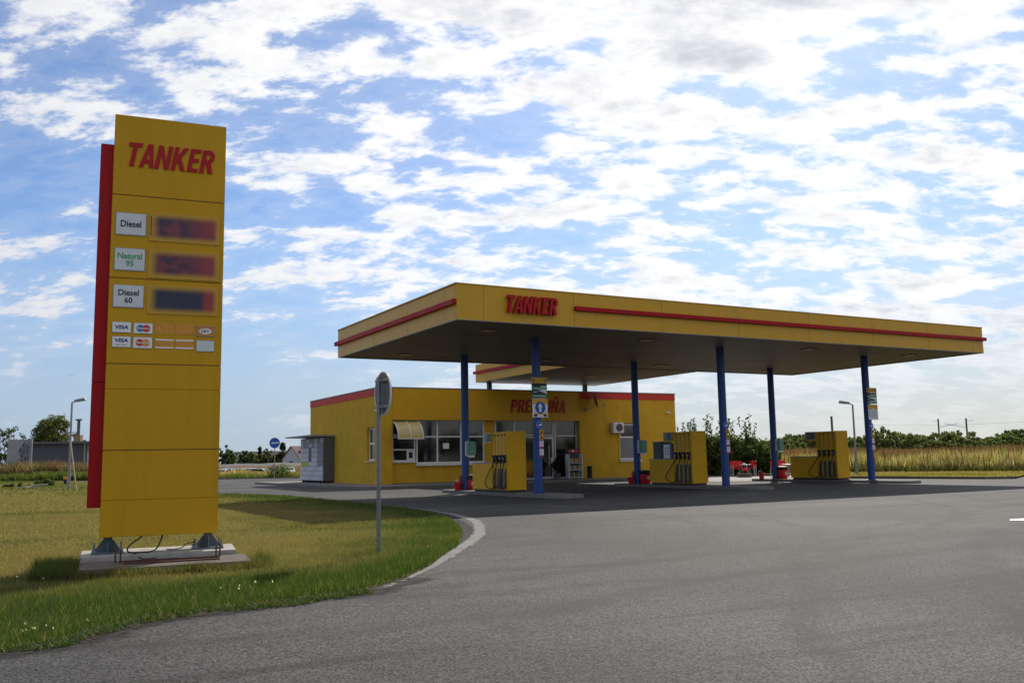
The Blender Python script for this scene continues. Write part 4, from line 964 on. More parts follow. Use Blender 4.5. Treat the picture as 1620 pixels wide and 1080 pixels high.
def make_table():
    r = thing('patio_table', '', 'table', (0, 0, 0), 0, 'round patio tables')
    MB().lathe([(.38, .70), (.40, .705), (.40, .73), (.38, .735)], n=24).build('top', PALE, r, smooth=True); MB().tube([(0, 0, .03), (0, 0, .70)], .03, 10).build('stem', GREY, r); MB().lathe([(.24, 0), (.24, .02), (.05, .045)], n=18).build('foot', GREY, r)
    return r
TB = make_table(); TB.location = (28.2, 17.75, .004); TB['label'] = 'pale round table between the red chairs left of the flower tub'
dup(TB, (28.8, 14.75, .004), 0, 'pale round table between the red chairs behind the right pump')
o = MB().box(-.07, .07, -.05, .05, 0, .10).build('napkin_holder', PAPER, None, bevel=.01); o.location = (28.15, 17.75, .74); tag(o, 'white napkin holder on the left patio table', 'napkin holder')
FP = thing('flower_tub', 'low grey stone tub with red flowers in front of the patio chairs', 'planter', (26.6, 16.1, .004))
MB().lathe([(.36, 0), (.44, .06), (.42, .24), (.36, .25), (.33, .20)], n=22).build('tub', CONCD, FP, smooth=True)
V, c = leaves(500, [(0, 0, .30), (.15, 0, .28), (-.15, .05, .28)], [.16, .12, .12], .07, [(.05, .08, .02), (.07, .11, .03)]); raw_mesh('foliage', V, 4, LEAF, c, FP)
V, c = leaves(160, [(0, -.05, .42), (.12, 0, .38)], [.12, .10], .07, [(.6, .02, .02)]); raw_mesh('flowers', V, 4, LEAF, c, FP)

# ================================================================== LAMPS, POSTS, SIGNS AROUND
def lamp(x, y, h, rz, label):
    r = thing('street_lamp', label, 'street lamp', (x, y, 0), rz, 'street lamps at the edges of the site')
    MB().tube([(0, 0, -.1), (0, 0, 1.0)], .085, 14).tube([(0, 0, 1.0), (0, 0, h)], .065, 14, r1=.05).build('pole', GREY, r, smooth=True)
    MB().tube([(0, 0, h - .05), (.04, 0, h + .02), (.25, 0, h + .07)], .035, 10).build('arm', GREY, r, smooth=True)
    hd = MB()._add([(.16, -.10, h + .02), (.80, -.13, h + .12), (.80, .13, h + .12), (.16, .10, h + .02), (.14, -.08, h + .16), (.72, -.10, h + .27), (.72, .10, h + .27), (.14, .08, h + .16)], [(0, 3, 2, 1), (4, 5, 6, 7), (0, 1, 5, 4), (2, 3, 7, 6), (0, 4, 7, 3), (1, 2, 6, 5)]).build('lamp_head', GREY, r, bevel=.03)
    MB()._add([(.35, -.09, h + .038), (.76, -.10, h + .102), (.76, .10, h + .102), (.35, .09, h + .038)], [(0, 3, 2, 1)]).build('lens', PALE, hd); return r
p = (-8.66, 32.4); lamp(*p, 4.95, -YAW, 'grey street lamp behind the price pylon, its head pointing right')
lamp(31.8, 12.3, 4.15, PI - YAW - .3, 'grey street lamp at the field edge, its head pointing left')
o = MB().tube([(0, 0, 0), (-.28, 1.95, 2.75)], .035, 8).build('brace_pole', WOOD, None, smooth=True); o.location = (-8.38, 30.3, 0); tag(o, 'pale wooden prop leaning against the lamp post left of the pylon', 'prop')
MP = thing('marker_post', 'short black marker post with an orange cap on the lawn', 'marker post', (-7.92, 47.9, .03)); MB().tube([(0, 0, 0), (0, 0, .42)], .10, 12).build('post', BLACK, MP); MB().tube([(0, 0, .421), (0, 0, .62)], .135, 12).build('cap', ORC, MP)
for k, (dx, dy, a, l) in enumerate(((0, 0, .1, 1.3), (.3, .25, -.15, 1.1), (.6, -.1, .35, .9), (-.3, .1, .6, 1.0), (.1, .35, -.5, .8))):
    o = MB().tube([(-l / 2, 0, .05), (l / 2, .02, .09)], .045, 7).build('branch', WOOD, None); o.location = (-10.4 + dx, 40.5 + dy, .02 + .07 * (k % 3)); o.rotation_euler = (0, 0, a - YAW)
    tag(o, 'bare grey branch lying in the small woodpile on the lawn', 'branch', 'branches in the woodpile')
a_ = thing('direction_sign', 'round blue sign with a white arrow pointing left on a post by the far kerb', 'road sign', (7.74, 50.8, 0), -YAW)
MB().tube([(0, 0, 0), (0, 0, 3.35)], .035, 10).build('post', GREY, a_)
d_ = MB().disc((0, 2.98), .42, -.08, -.05, 36).build('plate', BLUES, a_); MB().disc((0, 2.98), .44, -.045, -.04, 36).build('plate_back', PALE, d_)
MB().front([(-.33, 2.965), (-.10, 2.87), (-.13, 2.93), (.33, 2.95), (.33, 3.05), (-.13, 3.0), (-.10, 3.06)], -.086, -.081).build('arrow', PAPER, d_)
MH = MB().lathe([(.31, 0), (.31, .012), (.29, .014)], n=28).build('manhole_cover', RUST, None); MH.location = (3.6, -1.7, -.006); tag(MH, 'round rust-brown manhole cover in the shaded asphalt near the first island', 'manhole cover')
BRD = thing('bird', 'tiny dark bird gliding in the sky left of the price pylon', 'bird', tuple(far(113, 594, 90)), -YAW)
MB()._add([(0, -.09, 0), (.035, 0, .02), (0, .14, 0), (-.035, 0, .02), (0, 0, -.03), (0, 0, .04)], [(0, 1, 5), (1, 2, 5), (2, 3, 5), (3, 0, 5), (1, 0, 4), (2, 1, 4), (3, 2, 4), (0, 3, 4)]).build('body', DKGREY, BRD)
for s in (-1, 1): MB()._add([(0, -.05, .01), (0, .06, .01), (s * .17, .05, .07), (s * .34, .08, .0), (s * .18, -.04, .065)], [(0, 1, 2, 4), (4, 2, 3)]).build('wing', DKGREY, BRD)

# ================================================================== FAR BUILDINGS
def local_far(px, dist):
    p = far(px, 735, dist); return (p.x, p.y, float(zg(p.x, p.y)))
q = local_far(72, 110); SHD = thing('shed', 'long grey shed with a flat overhanging roof beyond the lawn', 'shed', (q[0], q[1], -.3), -YAW + .18)
MB().box(-4.1, 4.6, 0, 5, 0, 4.35).build('wall', SHED, SHD); MB().box(-4.3, 5.2, -.6, 5.2, 4.36, 4.62).build('roof', DKGREY, SHD)
MB().box(4.35, 4.45, -.45, -.35, 0, 4.35).build('roof_post', GREY, SHD)
q = local_far(20, 104); B1 = thing('billboard', 'plain pale grey hoarding panel left of the shed', 'hoarding', (q[0], q[1], -.2), -YAW + .15); MB().front([(-.75, .9), (.65, .8), (.75, 4.65), (-.6, 4.75)], 0, .1).build('panel', mat('faded_hoarding', (.27, .28, .30), .6, var=.25, scale=.7, dirt=.3), B1); MB().box(-.5, -.4, .11, .2, 0, 4.4).box(.4, .5, .11, .2, 0, 4.4).build('post', GREY, B1)
q = local_far(38, 103); B2 = thing('poster_hoarding', 'weathered hoarding with a torn dark poster beside the shed', 'hoarding', (q[0], q[1], -.2), -YAW + .1); bp_ = MB().box(-.68, .62, 0, .1, .9, 4.65).build('panel', mat('torn_backing', (.24, .25, .28), .6, var=.5, scale=1.2, dirt=.5), B2)
MB().front([(-.55, 1.7), (.1, 1.3), (.5, 1.9), (.42, 3.0), (.55, 3.9), (-.1, 4.3), (-.6, 3.6), (-.4, 2.6)], -.012, -.002).build('torn_poster', mat('torn_poster', (.12, .12, .14), .7, var=.7, scale=3), bp_); MB().box(.64, .78, -.05, .1, 0, 4.75).build('post', GREY, B2)
q = local_far(122, 150); CHM = thing('chimney_stack', 'dark flue pipe on a brick chimney base behind the grey shed', 'chimney', (q[0], q[1], 0), -YAW); MB().box(-.55, .55, -.5, .5, 0, 6.4).build('brick_base', BRICK, CHM); MB().tube([(0, 0, 6.4), (0, 0, 8.75)], .24, 12).build('flue', DKGREY, CHM); MB().tube([(0, 0, 8.76), (0, 0, 9.0)], .5, 12).build('flue_cap', DKGREY, CHM)
q = local_far(461, 230); HO = thing('house', 'white house with a steep dark red gable roof beyond the field', 'house', (q[0], q[1], -.5), -YAW - .5)
MB().front([(-3, 0), (3, 0), (3, 2.8), (0, 5.8), (-3, 2.8)], 0, 8).build('wall', HOUSEW, HO)
for s in (-1, 1): MB()._add([(0, -.4, 5.95), (s * 3.4, -.4, 2.55), (s * 3.4, 8.4, 2.55), (0, 8.4, 5.95), (0, -.4, 5.8), (s * 3.4, -.4, 2.4), (s * 3.4, 8.4, 2.4), (0, 8.4, 5.8)], [(0, 1, 2, 3), (4, 7, 6, 5), (0, 4, 5, 1), (2, 6, 7, 3), (1, 5, 6, 2)]).build('roof', TILE, HO)
MB().box(-.6, .6, -.02, .05, 1.0, 2.2).build('window', GLASS, HO); MB().box(.9, 1.4, 3, 3.5, 4.3, 6.3).build('chimney', BRICK, HO)
q = local_far(425, 330); HL = thing('low_hall', 'long pale flat-roofed hall showing between the far trees', 'hall', (q[0], q[1], -.5), -YAW); MB().box(-12, 10, 0, 10, 0, 5.6).build('wall', mat('pale_hall', (.36, .36, .38), .7), HL); MB().box(-12.3, 10.3, -.3, 10.3, 5.61, 6.0).build('roof', GREY, HL)
for k in range(7): MB().box(-11 + k * 3, -9.4 + k * 3, -.03, .05, 2.5, 4.2).build('window', GLASS, HL)
for px, top, dist, lb in ((1489.5, 662, 230, 'dark railway mast with a side bracket, left of the pair above the trees'), (1534, 661, 215, 'dark railway mast with a side bracket, right of the pair above the trees'), (1320, 658, 160, 'slim dark pole rising behind the right-hand fuel pump')):
    q = local_far(px, dist); hz = far(px, top, dist).z
    r = thing('railway_mast', lb, 'mast', (q[0], q[1], 0), -YAW, 'masts along the far railway'); MB().tube([(0, 0, 0), (0, 0, hz)], .20, 8).build('mast', DKGREY, r)
    if px > 1400:
        s = 1 if px < 1500 else -1; MB().tube([(0, 0, hz - 2.2), (s * 5.0, 0, hz - 1.2)], .05, 5).tube([(0, 0, hz - .6), (-s * 1.6, 0, hz - .6)], .04, 5).build('bracket', DKGREY, r)
a, b = far(1380, 672, 222), far(1640, 666, 222); o = MB().tube([a, a.lerp(b, .5) - Vector((0, 0, .5)), b], .018, 5).build('overhead_wire', DKGREY, None); tag(o, 'thin overhead wire strung past the railway masts', 'wire')

# parked cars far behind the road
def make_car(i):
    r = thing('parked_car', '', 'car', (0, 0, 0), 0, 'cars parked in the far yard')
    prof = [(-2.1, .35), (2.1, .35), (2.15, .62), (2.05, .86), (1.1, .98), (.45, 1.40), (-1.3, 1.45), (-2.0, 1.02), (-2.12, .8)]
    MB().front([(x, z) for x, z in prof], -.82, .82).build('body', CARW[i], r, bevel=.06)
    MB().front([(1.02, .99), (.42, 1.36), (-1.25, 1.40), (-1.8, 1.02)], -.835, .835).build('side_window', GLASS, r)
    MB()._add([(1.06, -.68, 1.02), (1.06, .68, 1.02), (.50, .62, 1.385), (.50, -.62, 1.385)], [(0, 1, 2, 3)]).build('windscreen', GLASS, r, loc=(.02, 0, .012))
    for x in (-1.3, 1.35):
        for s in (-1, 1):
            b = MB(); b.tube([(x, s * .66, .32), (x, s * .85, .32)], .32, 16).build('wheel', BLACK, r)
    for s in (-1, 1): MB().box(2.09, 2.17, s * .62 - .14, s * .62 + .14, .62, .76).build('headlight', PALE, r)
    return r
cars = [(350, 128, 1, 'white parked car half cut off by the price pylon edge'), (361, 146, 1, 'light car parked second from the pylon edge, behind the weeds'), (380, 140, 0, 'light car parked behind the pale weeds, middle of the far row'), (395, 142, 1, 'light car just left of the grassy mound beneath the far blue sign'), (415, 132, 0, 'long pale car side-on beneath the blue arrow sign, left of its post'), (440, 135, 2, 'dark car parked right of the blue arrow sign post'), (458, 150, 1, 'pale car parked nearest the parcel locker')]
pro = {}
for i, (px, dist, kind, lb) in enumerate(cars):
    q = local_far(px, dist); rz = -YAW - PI / 2 + (.12, .1, .06, .1, 1.25, 1.3, .3)[i]
    if kind in pro: o = dup(pro[kind], q, rz, lb)
    else: o = pro[kind] = make_car(kind); o.location = q; o.rotation_euler = (0, 0, rz); o['label'] = lb

# ================================================================== TREES AND SHRUBS
GRN = [(.075, .115, .032), (.095, .135, .036), (.058, .090, .026), (.120, .150, .046)]
def tree(px, dist, toppy, wpx, label, cols=GRN, n=2600, dense=1.0, name='tree', base=None, group='trees beyond the field', leaf=None, low=.12, seed_clumps=26, cone=False, yaw_depth=1.0, extra=None):
    q = local_far(px, dist) if base is None else base
    H = far(px, toppy, dist).z - q[2]; Wd = wpx / FPX * dist / 2
    r = thing(name, label, 'tree' if name.endswith('tree') else 'shrub', (q[0], q[1], q[2]), RNG.uniform(0, 6), group)
    cs, rs = [], []
    for k in range(seed_clumps):
        a = RNG.uniform(0, 2 * PI); h = RNG.uniform(low, .93) ; t = (h - low) / (1 - low)
        prof = (1 - t) * .95 + .05 if cone else math.sqrt(max(0, 1 - (t * 1.55 - .62) ** 2)) if t > .4 else .75 + .25 * t / .4
        rad = Wd * prof * RNG.uniform(.2, .85)
        cs.append((rad * math.cos(a), rad * math.sin(a) * yaw_depth, H * h)); rs.append(min(Wd, H * .5) * RNG.uniform(.26, .50) * (1 - .35 * t))
    if cone:
        cs.append((0, 0, H * .93)); rs.append(H * .09)
        V, c = leaves(n, cs, rs, leaf or dist / FPX * 3.6, cols)
    else:
        # one lumpy dome: leaf clusters spread through the outer part of an uneven ellipsoid
        m = 22; B = RNG.normal(size=(m, 3)); B /= np.linalg.norm(B, axis=1)[:, None]; amp = RNG.uniform(-.22, .34, m); wid = RNG.uniform(.25, .6, m)
        nc = max(60, n // 26); D = RNG.normal(size=(nc, 3)); D /= np.linalg.norm(D, axis=1)[:, None]
        ang = np.arccos(np.clip(D @ B.T, -1, 1)); rad = .84 + (amp[None] * np.exp(-(ang / wid[None]) ** 2)).sum(1)
        rr = rad * RNG.uniform(.0, 1, nc) ** .28
        zc, za = H * (low + (1 - low) * .44), H * (1 - low) * .56
        P = D * rr[:, None] * np.array([Wd, Wd * yaw_depth, za]) + np.array([0, 0, zc]); P = P[P[:, 2] > .05 * H]
        V, c = leaves(n, P, np.full(len(P), min(Wd, H * .5) * .17), leaf or dist / FPX * 3.3, cols)
        cs = [tuple(p) for p in P[:max(seed_clumps, 24)]]
    keep = V[:, :, 2].min(1) > 0.02; V, c = V[keep], c[keep]
    if extra: V2, c2 = extra(H); V = np.concatenate([V, V2]); c = np.concatenate([c, c2])
    raw_mesh('crown', V, 4, LEAF, c, r)
    t = MB().tube([(0, 0, -.2), (.05 * Wd, 0, H * .3), (0, .04 * Wd, H * .75)], max(.05, H * .028), 7, r1=H * .008)
    for k in range(5):
        e = cs[k * 4]; t.tube([(0, 0, H * (.15 + .1 * k)), (e[0] * .6, e[1] * .6, (e[2] + H * .3) / 2), e], H * .012, 5, r1=H * .003)
    t.build('trunk', BARK, r); return r
OLIVE = [(.070, .085, .025), (.10, .115, .035), (.05, .065, .02), (.125, .13, .045)]; DARK = [(.028, .045, .014), (.038, .058, .018), (.05, .07, .02)]; AUT = [(.14, .09, .025), (.11, .08, .02), (.08, .08, .025)]
tree(78, 135, 654, 64, 'rounded broad tree rising behind the grey shed', OLIVE, 12000, name='broadleaf_tree', seed_clumps=46, low=.25)
tree(12, 150, 668, 50, 'dark ragged tree at the left picture edge', DARK, 3000, name='broadleaf_tree')
tree(-28, 150, 672, 60, 'dark tree cut off by the left picture edge', DARK, 2000, name='broadleaf_tree')
tree(118, 160, 682, 26, 'small conifer-like tree beside the brick chimney', DARK, 1200, name='conifer_tree', cone=True)
tree(133, 165, 690, 20, 'low dark tree between the chimney and the pylon', DARK, 900, name='broadleaf_tree')
for (px, top, w, cl_, lb, kind) in ((352, 700, 26, DARK, 'tall dark tree beside the right edge of the pylon', 'broadleaf_tree'), (368, 710, 22, GRN, 'green tree next to the tall dark tree by the pylon', 'broadleaf_tree'), (388, 710, 16, DARK, 'dark pointed tree left of the pale hall', 'broadleaf_tree'), (400, 714, 16, GRN, 'small green tree left of the brown bush', 'broadleaf_tree'), (412, 714, 18, AUT, 'brownish autumn tree in front of the pale hall', 'broadleaf_tree'),
                                (411, 707, 8, DARK, 'narrow dark conifer in front of the pale hall', 'conifer_tree'), (425, 713, 20, OLIVE, 'olive tree left of the blue arrow sign', 'broadleaf_tree'), (447, 700, 18, DARK, 'dark spruce right of the blue arrow sign', 'conifer_tree'), (440, 712, 16, AUT, 'ochre tree behind the blue arrow sign post', 'broadleaf_tree'), (467, 717, 18, GRN, 'small green tree below the red-roofed house', 'broadleaf_tree'), (482, 712, 22, GRN, 'green tree hidden behind the parcel locker', 'broadleaf_tree')):
    tree(px, 252 + (px % 7), top, w * 1.25, lb, cl_, 1500, name=kind, cone=kind == 'conifer_tree', seed_clumps=16)
# right horizon
rt = [(1232, 690, 60, 150, 'green tree beyond the patio left of the right dispenser'), (1262, 684, 60, 170, 'round green tree above the red patio chairs'), (1300, 688, 50, 190, 'green tree behind the right pump tray'), (1330, 690, 40, 200, 'green tree hidden behind the right-hand pump'), (1352, 692, 34, 205, 'low green tree by the right street lamp'), (1380, 688, 30, 205, 'green tree showing right of the front right pillar'), (1418, 680, 66, 185, 'broad green tree right of the front right pillar'),
      (1455, 690, 36, 210, 'low green tree filling the gap left of the railway masts'), (1502, 680, 74, 180, 'broad dark green tree beneath the railway masts'), (1478, 696, 30, 170, 'low bushy tree at the foot of the left railway mast'), (1530, 698, 34, 172, 'low bushy tree at the foot of the right railway mast'), (1578, 683, 60, 190, 'broad green tree right of the railway masts'), (1612, 682, 50, 200, 'green tree at the right picture edge'), (1650, 680, 56, 200, 'green tree cut off by the right picture edge')]
RG = (GRN, [(.085, .125, .032), (.105, .148, .040), (.062, .098, .028)], [(.095, .115, .038), (.120, .140, .048), (.07, .09, .028)])
for px, top, w, dist, lb in rt: tree(px, dist, top, w * 1.75, lb, RG[int(px) % 3], 9500, name='broadleaf_tree', low=.0, leaf=dist / FPX * 4.0, seed_clumps=30)
# tall bushes behind the patio
bs = [(1100, 61, 668, 44, 'tall leafy bush directly behind the middle pump'), (1124, 60, 664, 40, 'tall dark bush right of the middle pump'), (1150, 63, 670, 46, 'dark bush behind the middle front pillar'), (1172, 60, 664, 44, 'dense bush with long shoots behind the red chairs'), (1196, 61, 676, 46, 'bush at the right end of the dark thicket'), (1214, 64, 696, 34, 'low bush trailing off right of the thicket'), (1085, 66, 676, 40, 'bush half hidden by the middle pump'), (1140, 66, 690, 60, 'dark filler bush at the back of the thicket')]
BUSH = [(.045, .068, .020), (.060, .088, .025), (.032, .050, .015), (.090, .118, .036)]
for px, dist, top, w, lb in bs:
    def shoots(H, w=w, dist=dist, top=top):
        H = far(810, top, dist).z + (far(px, top, dist).z - far(810, top, dist).z)
        sh_ = []
        for k in range(6):
            x0_ = RNG.uniform(-1, 1) * w / FPX * dist * .4; hh = H * RNG.uniform(.82, 1.04); sl = RNG.uniform(-.3, .3)
            sh_ += [(x0_ + sl * t + RNG.normal() * .04, RNG.normal() * .1, hh * (.70 + .36 * t)) for t in np.linspace(0, 1, 13)]
        return leaves(360, sh_, [.08] * len(sh_), .14, BUSH)
    tree(px, dist, top + 20, w * 1.85, lb, BUSH, 9000, name='thicket_shrub', low=.0, seed_clumps=40, leaf=.16, group='bushes behind the patio', extra=shoots)
for (px, py, dist, w, h, lb) in ((72, 774, 63, .9, .55, 'low green weed clump on the lawn beside the woodpile'), (25, 776, 62, 1.3, .3, 'low spreading weed patch at the left lawn edge'), (640 / 9.53 + 372, 752, 82, 1.3, 1.25, 'green bush growing by the blue arrow sign post')):
    p = far(px, py, dist); r = thing('weed_clump', lb, 'shrub', (p.x, p.y, 0.0), 0, 'weeds and low shrubs')
    V, c = leaves(900, [(RNG.uniform(-w, w) * .6, RNG.uniform(-w, w) * .4, h * RNG.uniform(.2, .7)) for _ in range(9)], [h * .42] * 9, .16, [(.05, .085, .02), (.07, .10, .03)]); V[:, :, 2] = np.maximum(V[:, :, 2], .02)
    raw_mesh('foliage', V, 4, LEAF, c, r)

# ================================================================== GRASS, REEDS, WEEDS (uncountable)
def blades(x, y, z, h, w, lean, col, name, m):
    n = len(x); a = RNG.uniform(0, 2 * PI, n); la = RNG.uniform(0, 2 * PI, n)
    dx, dy = np.cos(a) * w / 2, np.sin(a) * w / 2; lx, ly = np.cos(la) * lean * h, np.sin(la) * lean * h
    V = np.empty((n, 3, 3)); V[:, 0] = np.stack([x - dx, y - dy, z], 1); V[:, 1] = np.stack([x + dx, y + dy, z], 1); V[:, 2] = np.stack([x + lx, y + ly, z + h], 1)
    return tag(raw_mesh(name, V, 3, m, col), kind='stuff')
def in_view(x, y, margin=.06):
    X = (x - CAM.x) * _r.x + (y - CAM.y) * _r.y; Y = (x - CAM.x) * _f0.x + (y - CAM.y) * _f0.y
    return (Y > 1) & (np.abs(X / np.maximum(Y, .1)) < .60 + margin)
def lawn_col(x, y, n):
    ed = edist(x, y, EDGE)
    gre = np.clip(1.40 - ed / 2.3, 0, 1.15) + -.02 + 1.5 * (fbm(x * .45, y * .45) - .52) + .7 * (fbm(x * 2.2 + 9, y * 2.2) - .5)
    gre = np.clip(gre + .25 * sstep(-9.5, -11.8, x) * sstep(-9, -14, y), 0, 1)
    far_g = sstep(20, 34, y); gre = gre * (1 - far_g) + far_g * np.clip(.45 + 1.6 * (fbm(x * .3, y * .15) - .5), 0, 1)
    dry = np.array([.215, .175, .078]); green = np.array([.050, .084, .016]); c = dry + (green - dry) * gre[:, None]
    k = RNG.random(n); c = c * RNG.uniform(.72, 1.3, n)[:, None]; c[k < .05] = np.array([.27, .23, .12]) * RNG.uniform(.7, 1.1, (k < .05).sum())[:, None]
    return c, gre
def lawn_patch(n, xr, yr, h, w, name='grass'):
    x = RNG.uniform(*xr, n); y = RNG.uniform(*yr, n)
    k = inpoly(x, y, LAWNP) & in_view(x, y)
    lx = math.cos(math.radians(6)) * (x + 10.99) - math.sin(math.radians(6)) * (y + 11.736); ly = math.sin(math.radians(6)) * (x + 10.99) + math.cos(math.radians(6)) * (y + 11.736)
    k &= ~((lx > -.24) & (lx < 1.86) & (ly > -1.3) & (ly < .82))
    x, y, lx, ly = x[k], y[k], lx[k], ly[k]; c, gre = lawn_col(x, y, len(x))
    near = (lx > -.55) & (lx < 2.1) & (ly > -1.6) & (ly < 1.05)
    hh = h * RNG.uniform(.45, 1.35, len(x)) * (.75 + .6 * gre) * (.6 + .8 * fbm(x * 1.3 + 4, y * 1.3)) * np.where(near, 1.9, 1)
    return blades(x, y, np.full(len(x), .012), hh, w * RNG.uniform(.7, 1.3, len(x)), .55, c, name, BLADE)
lawn_patch(330000, (-14.5, -4), (-19, -8), .062, .0075)
lawn_patch(160000, (-14, -2), (-8, 4), .060, .013)
lawn_patch(110000, (-13, -1.5), (4, 22), .07, .030)
lawn_patch(70000, (-24, -3), (22, 90), .10, .09)
# straggling tufts along the broken edge
x = RNG.uniform(-14, -8.8, 60000); y = RNG.uniform(-18.5, -15.4, 60000); ed = edist(x, y, EDGE[:11]); k = (ed < .34 * (fbm(x * 2.2, y * 2.2) - .22) * 1.9) & (~inpoly(x, y, LAWNP))
x, y = x[k], y[k]; c, _ = lawn_col(x, y, len(x)); blades(x, y, np.full(len(x), .005), RNG.uniform(.02, .055, len(x)), RNG.uniform(.007, .014, len(x)), 1.2, c * .85, 'edge_tufts', BLADE)
q = RNG.random(len(x)) < .0
def around_slab(n, xr, yr, h0, h1, col):
    lx = RNG.uniform(*xr, n); ly = RNG.uniform(*yr, n); a = math.radians(-6); x = -10.99 + lx * math.cos(a) - ly * math.sin(a); y = -11.736 + lx * math.sin(a) + ly * math.cos(a)
    return blades(x, y, np.full(n, .01), RNG.uniform(h0, h1, n) * (.45 + 1.0 * fbm(x * 2.6, y * 2.6)), RNG.uniform(.006, .012, n), .4, np.asarray(col)[RNG.integers(0, len(col), n)] * RNG.uniform(.7, 1.2, n)[:, None], 'slab_weeds', BLADE)
SLG = [(.045, .075, .015), (.06, .085, .02), (.11, .11, .035), (.15, .12, .05)]
around_slab(5200, (-.4, 1.95), (-1.52, -1.31), .05, .15, SLG)
around_slab(3600, (-.70, -.26), (-1.55, .1), .09, .24, SLG[:3])
around_slab(450, (1.88, 2.08), (-1.35, -.7), .08, .22, SLG)
# small white flowers
fx, fy = [], []
for cx_, cy_, sp, n in ((-12.05, -16.9, .25, 12), (-9.8, -15.3, .3, 7), (-11.6, -12.9, .5, 4), (-6.9, -11.8, .8, 4)):
    fx += list(RNG.normal(cx_, sp, n)); fy += list(RNG.normal(cy_, sp * .5, n))
fx = np.array(fx); fy = np.array(fy); kk = inpoly(fx, fy, LAWNP); fx, fy = fx[kk], fy[kk]
V, c = leaves(len(fx) * 3, [(a, b, .085) for a, b in zip(fx, fy)], [.010] * len(fx), .020, [(.72, .72, .68)]); tag(raw_mesh('white_wildflowers', V, 4, LEAF, c), kind='stuff')
# verge grass right
x = RNG.uniform(25, 60, 90000); y = RNG.uniform(1, 26, 90000); k = inpoly(x, y, verge); x, y = x[k], y[k]
c = np.array([.29, .22, .085]) * RNG.uniform(.7, 1.2, len(x))[:, None]; gk = fbm(x * .4, y * .4) > .58; c[gk] *= np.array([.55, .75, .5])
blades(x, y, np.full(len(x), .05), RNG.uniform(.05, .12, len(x)), RNG.uniform(.04, .08, len(x)), .5, c, 'verge_grass', BLADE)
# reed and maize belt behind the verge
FRONT = [(30.2, 24.5), (32.2, 21.5), (33.5, 19.0), (37.5, 15.0), (40.5, 8.4), (46, -2), (56, -14)]
def belt(n, d0, d1, hmin, hmax, w, pal, name, lean=.18, foot=0.0):
    F_ = np.array(FRONT); s = RNG.random(n) * (len(F_) - 1); i = np.minimum(s.astype(int), len(F_) - 2); f = (s - i)[:, None]
    P = F_[i] * (1 - f) + F_[i + 1] * f; T_ = F_[i + 1] - F_[i]; T_ /= np.linalg.norm(T_, axis=1)[:, None]; N_ = np.stack([-T_[:, 1], T_[:, 0]], 1)
    d = RNG.uniform(0, 1, n) ** 1.3 * (d1 - d0) + d0; P = P + N_ * d[:, None]
    hh = RNG.uniform(hmin, hmax, n) * (.72 + .55 * fbm(P[:, 0] * .6, P[:, 1] * .6)) * (1 - .35 * np.exp(-d / .8) * (d0 == 0))
    c = np.asarray(pal)[(np.clip((fbm(P[:, 0] * .45 + 3, P[:, 1] * .45) - .25) * 2, 0, .999) * .55 * len(pal) + RNG.random(n) * .45 * len(pal)).astype(int)] * RNG.uniform(.7, 1.25, n)[:, None]
    return blades(P[:, 0], P[:, 1], np.full(n, foot), hh, w * RNG.uniform(.6, 1.5, n), lean, c, name, STRAW)
TAN = [(.44, .33, .22), (.56, .45, .32), (.34, .235, .15), (.24, .22, .12), (.40, .32, .21), (.19, .20, .095), (.25, .16, .105), (.20, .135, .09)]
belt(34000, 0.0, 7.0, .75, 1.40, .075, TAN, 'reed_belt')
belt(5500, 0.0, 6.0, .9, 1.55, .10, [(.16, .19, .05), (.24, .25, .08), (.36, .30, .13)], 'reed_belt', .35)
belt(6000, -.5, .4, .25, .6, .06, [(.10, .12, .03), (.2, .16, .06)], 'verge_weeds', .4)
belt(700, .2, 3.0, 1.3, 1.85, .09, [(.11, .04, .025), (.15, .055, .03)], 'dock_stems', .12)
belt(40000, 7.0, 60.0, 1.2, 1.8, .13, [(.12, .075, .05), (.16, .10, .065), (.10, .06, .045), (.20, .13, .08)], 'maize_field', .15)
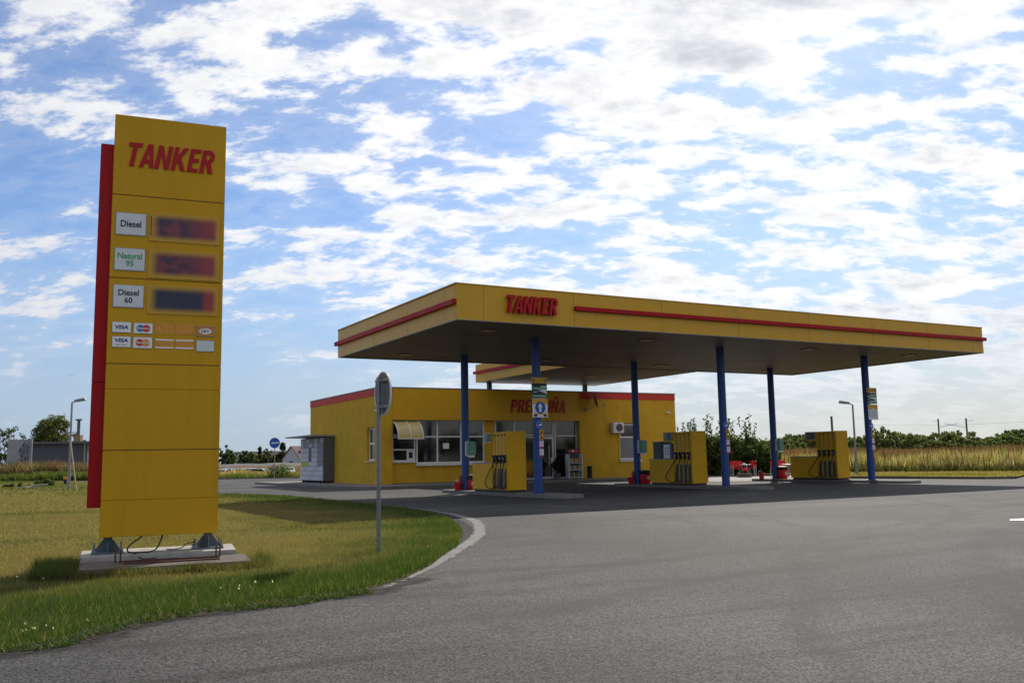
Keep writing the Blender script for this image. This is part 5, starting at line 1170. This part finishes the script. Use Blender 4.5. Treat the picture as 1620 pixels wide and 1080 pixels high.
# weeds beyond the left road
def weedbelt(n, px0, px1, d0, d1, h0, h1, w, pal, name):
    px = RNG.uniform(px0, px1, n); dd = RNG.uniform(d0, d1, n)
    k0, k1 = far(0, 735, 1.0) - CAM, far(1620, 735, 1.0) - CAM; t = (px / 1620)[:, None]
    D = np.array(k0)[None] * (1 - t) + np.array(k1)[None] * t; x = CAM.x + D[:, 0] * dd; y = CAM.y + D[:, 1] * dd
    c = np.asarray(pal)[(np.clip((fbm(px * .045, dd * .1) - .25) * 2, 0, .999) * .6 * len(pal) + RNG.random(n) * .4 * len(pal)).astype(int)] * RNG.uniform(.7, 1.25, n)[:, None]
    return blades(x, y, zg(x, y) - .03, RNG.uniform(h0, h1, n) * (.6 + .8 * fbm(px * .06, dd * .12)), w * RNG.uniform(.6, 1.4, n), .3, c, name, STRAW)
GOLD = [(.34, .25, .12), (.40, .31, .16), (.25, .18, .09), (.17, .17, .06), (.28, .22, .10)]
weedbelt(12000, 330, 480, 84, 100, .35, .85, .13, GOLD, 'roadside_weeds')
weedbelt(3500, 330, 480, 81.5, 85, .2, .5, .12, [(.10, .13, .035), (.16, .15, .05)], 'roadside_weeds')
weedbelt(9000, 330, 480, 150, 195, .9, 1.7, .25, [(.30, .21, .09), (.20, .11, .07), (.16, .09, .06), (.36, .28, .12)], 'field_weeds')
weedbelt(7000, -40, 145, 96, 100, 1.0, 2.2, .12, [(.10, .05, .042), (.14, .08, .06), (.24, .18, .11), (.09, .09, .04), (.08, .045, .04)], 'dock_weeds')
weedbelt(6000, -40, 145, 91, 95.5, .5, 1.0, .12, [(.08, .11, .03), (.11, .13, .035)], 'roadside_weeds')

# wood behind the viewpoint (the shop windows mirror it)
cs = [(x + RNG.uniform(-4, 4), -115 + RNG.uniform(-6, 6), RNG.uniform(.5, 1) ** .6 * (3.6 + 2.6 * nf(x * .06, 1, 6.6))) for x in np.arange(-60, 150, .7)]
V, c = leaves(26000, cs, RNG.uniform(1.4, 3.2, len(cs)), 1.1, DARK); V[:, :, 2] = np.maximum(V[:, :, 2], 0)
tag(raw_mesh('distant_wood', V, 4, LEAF, c), kind='stuff')
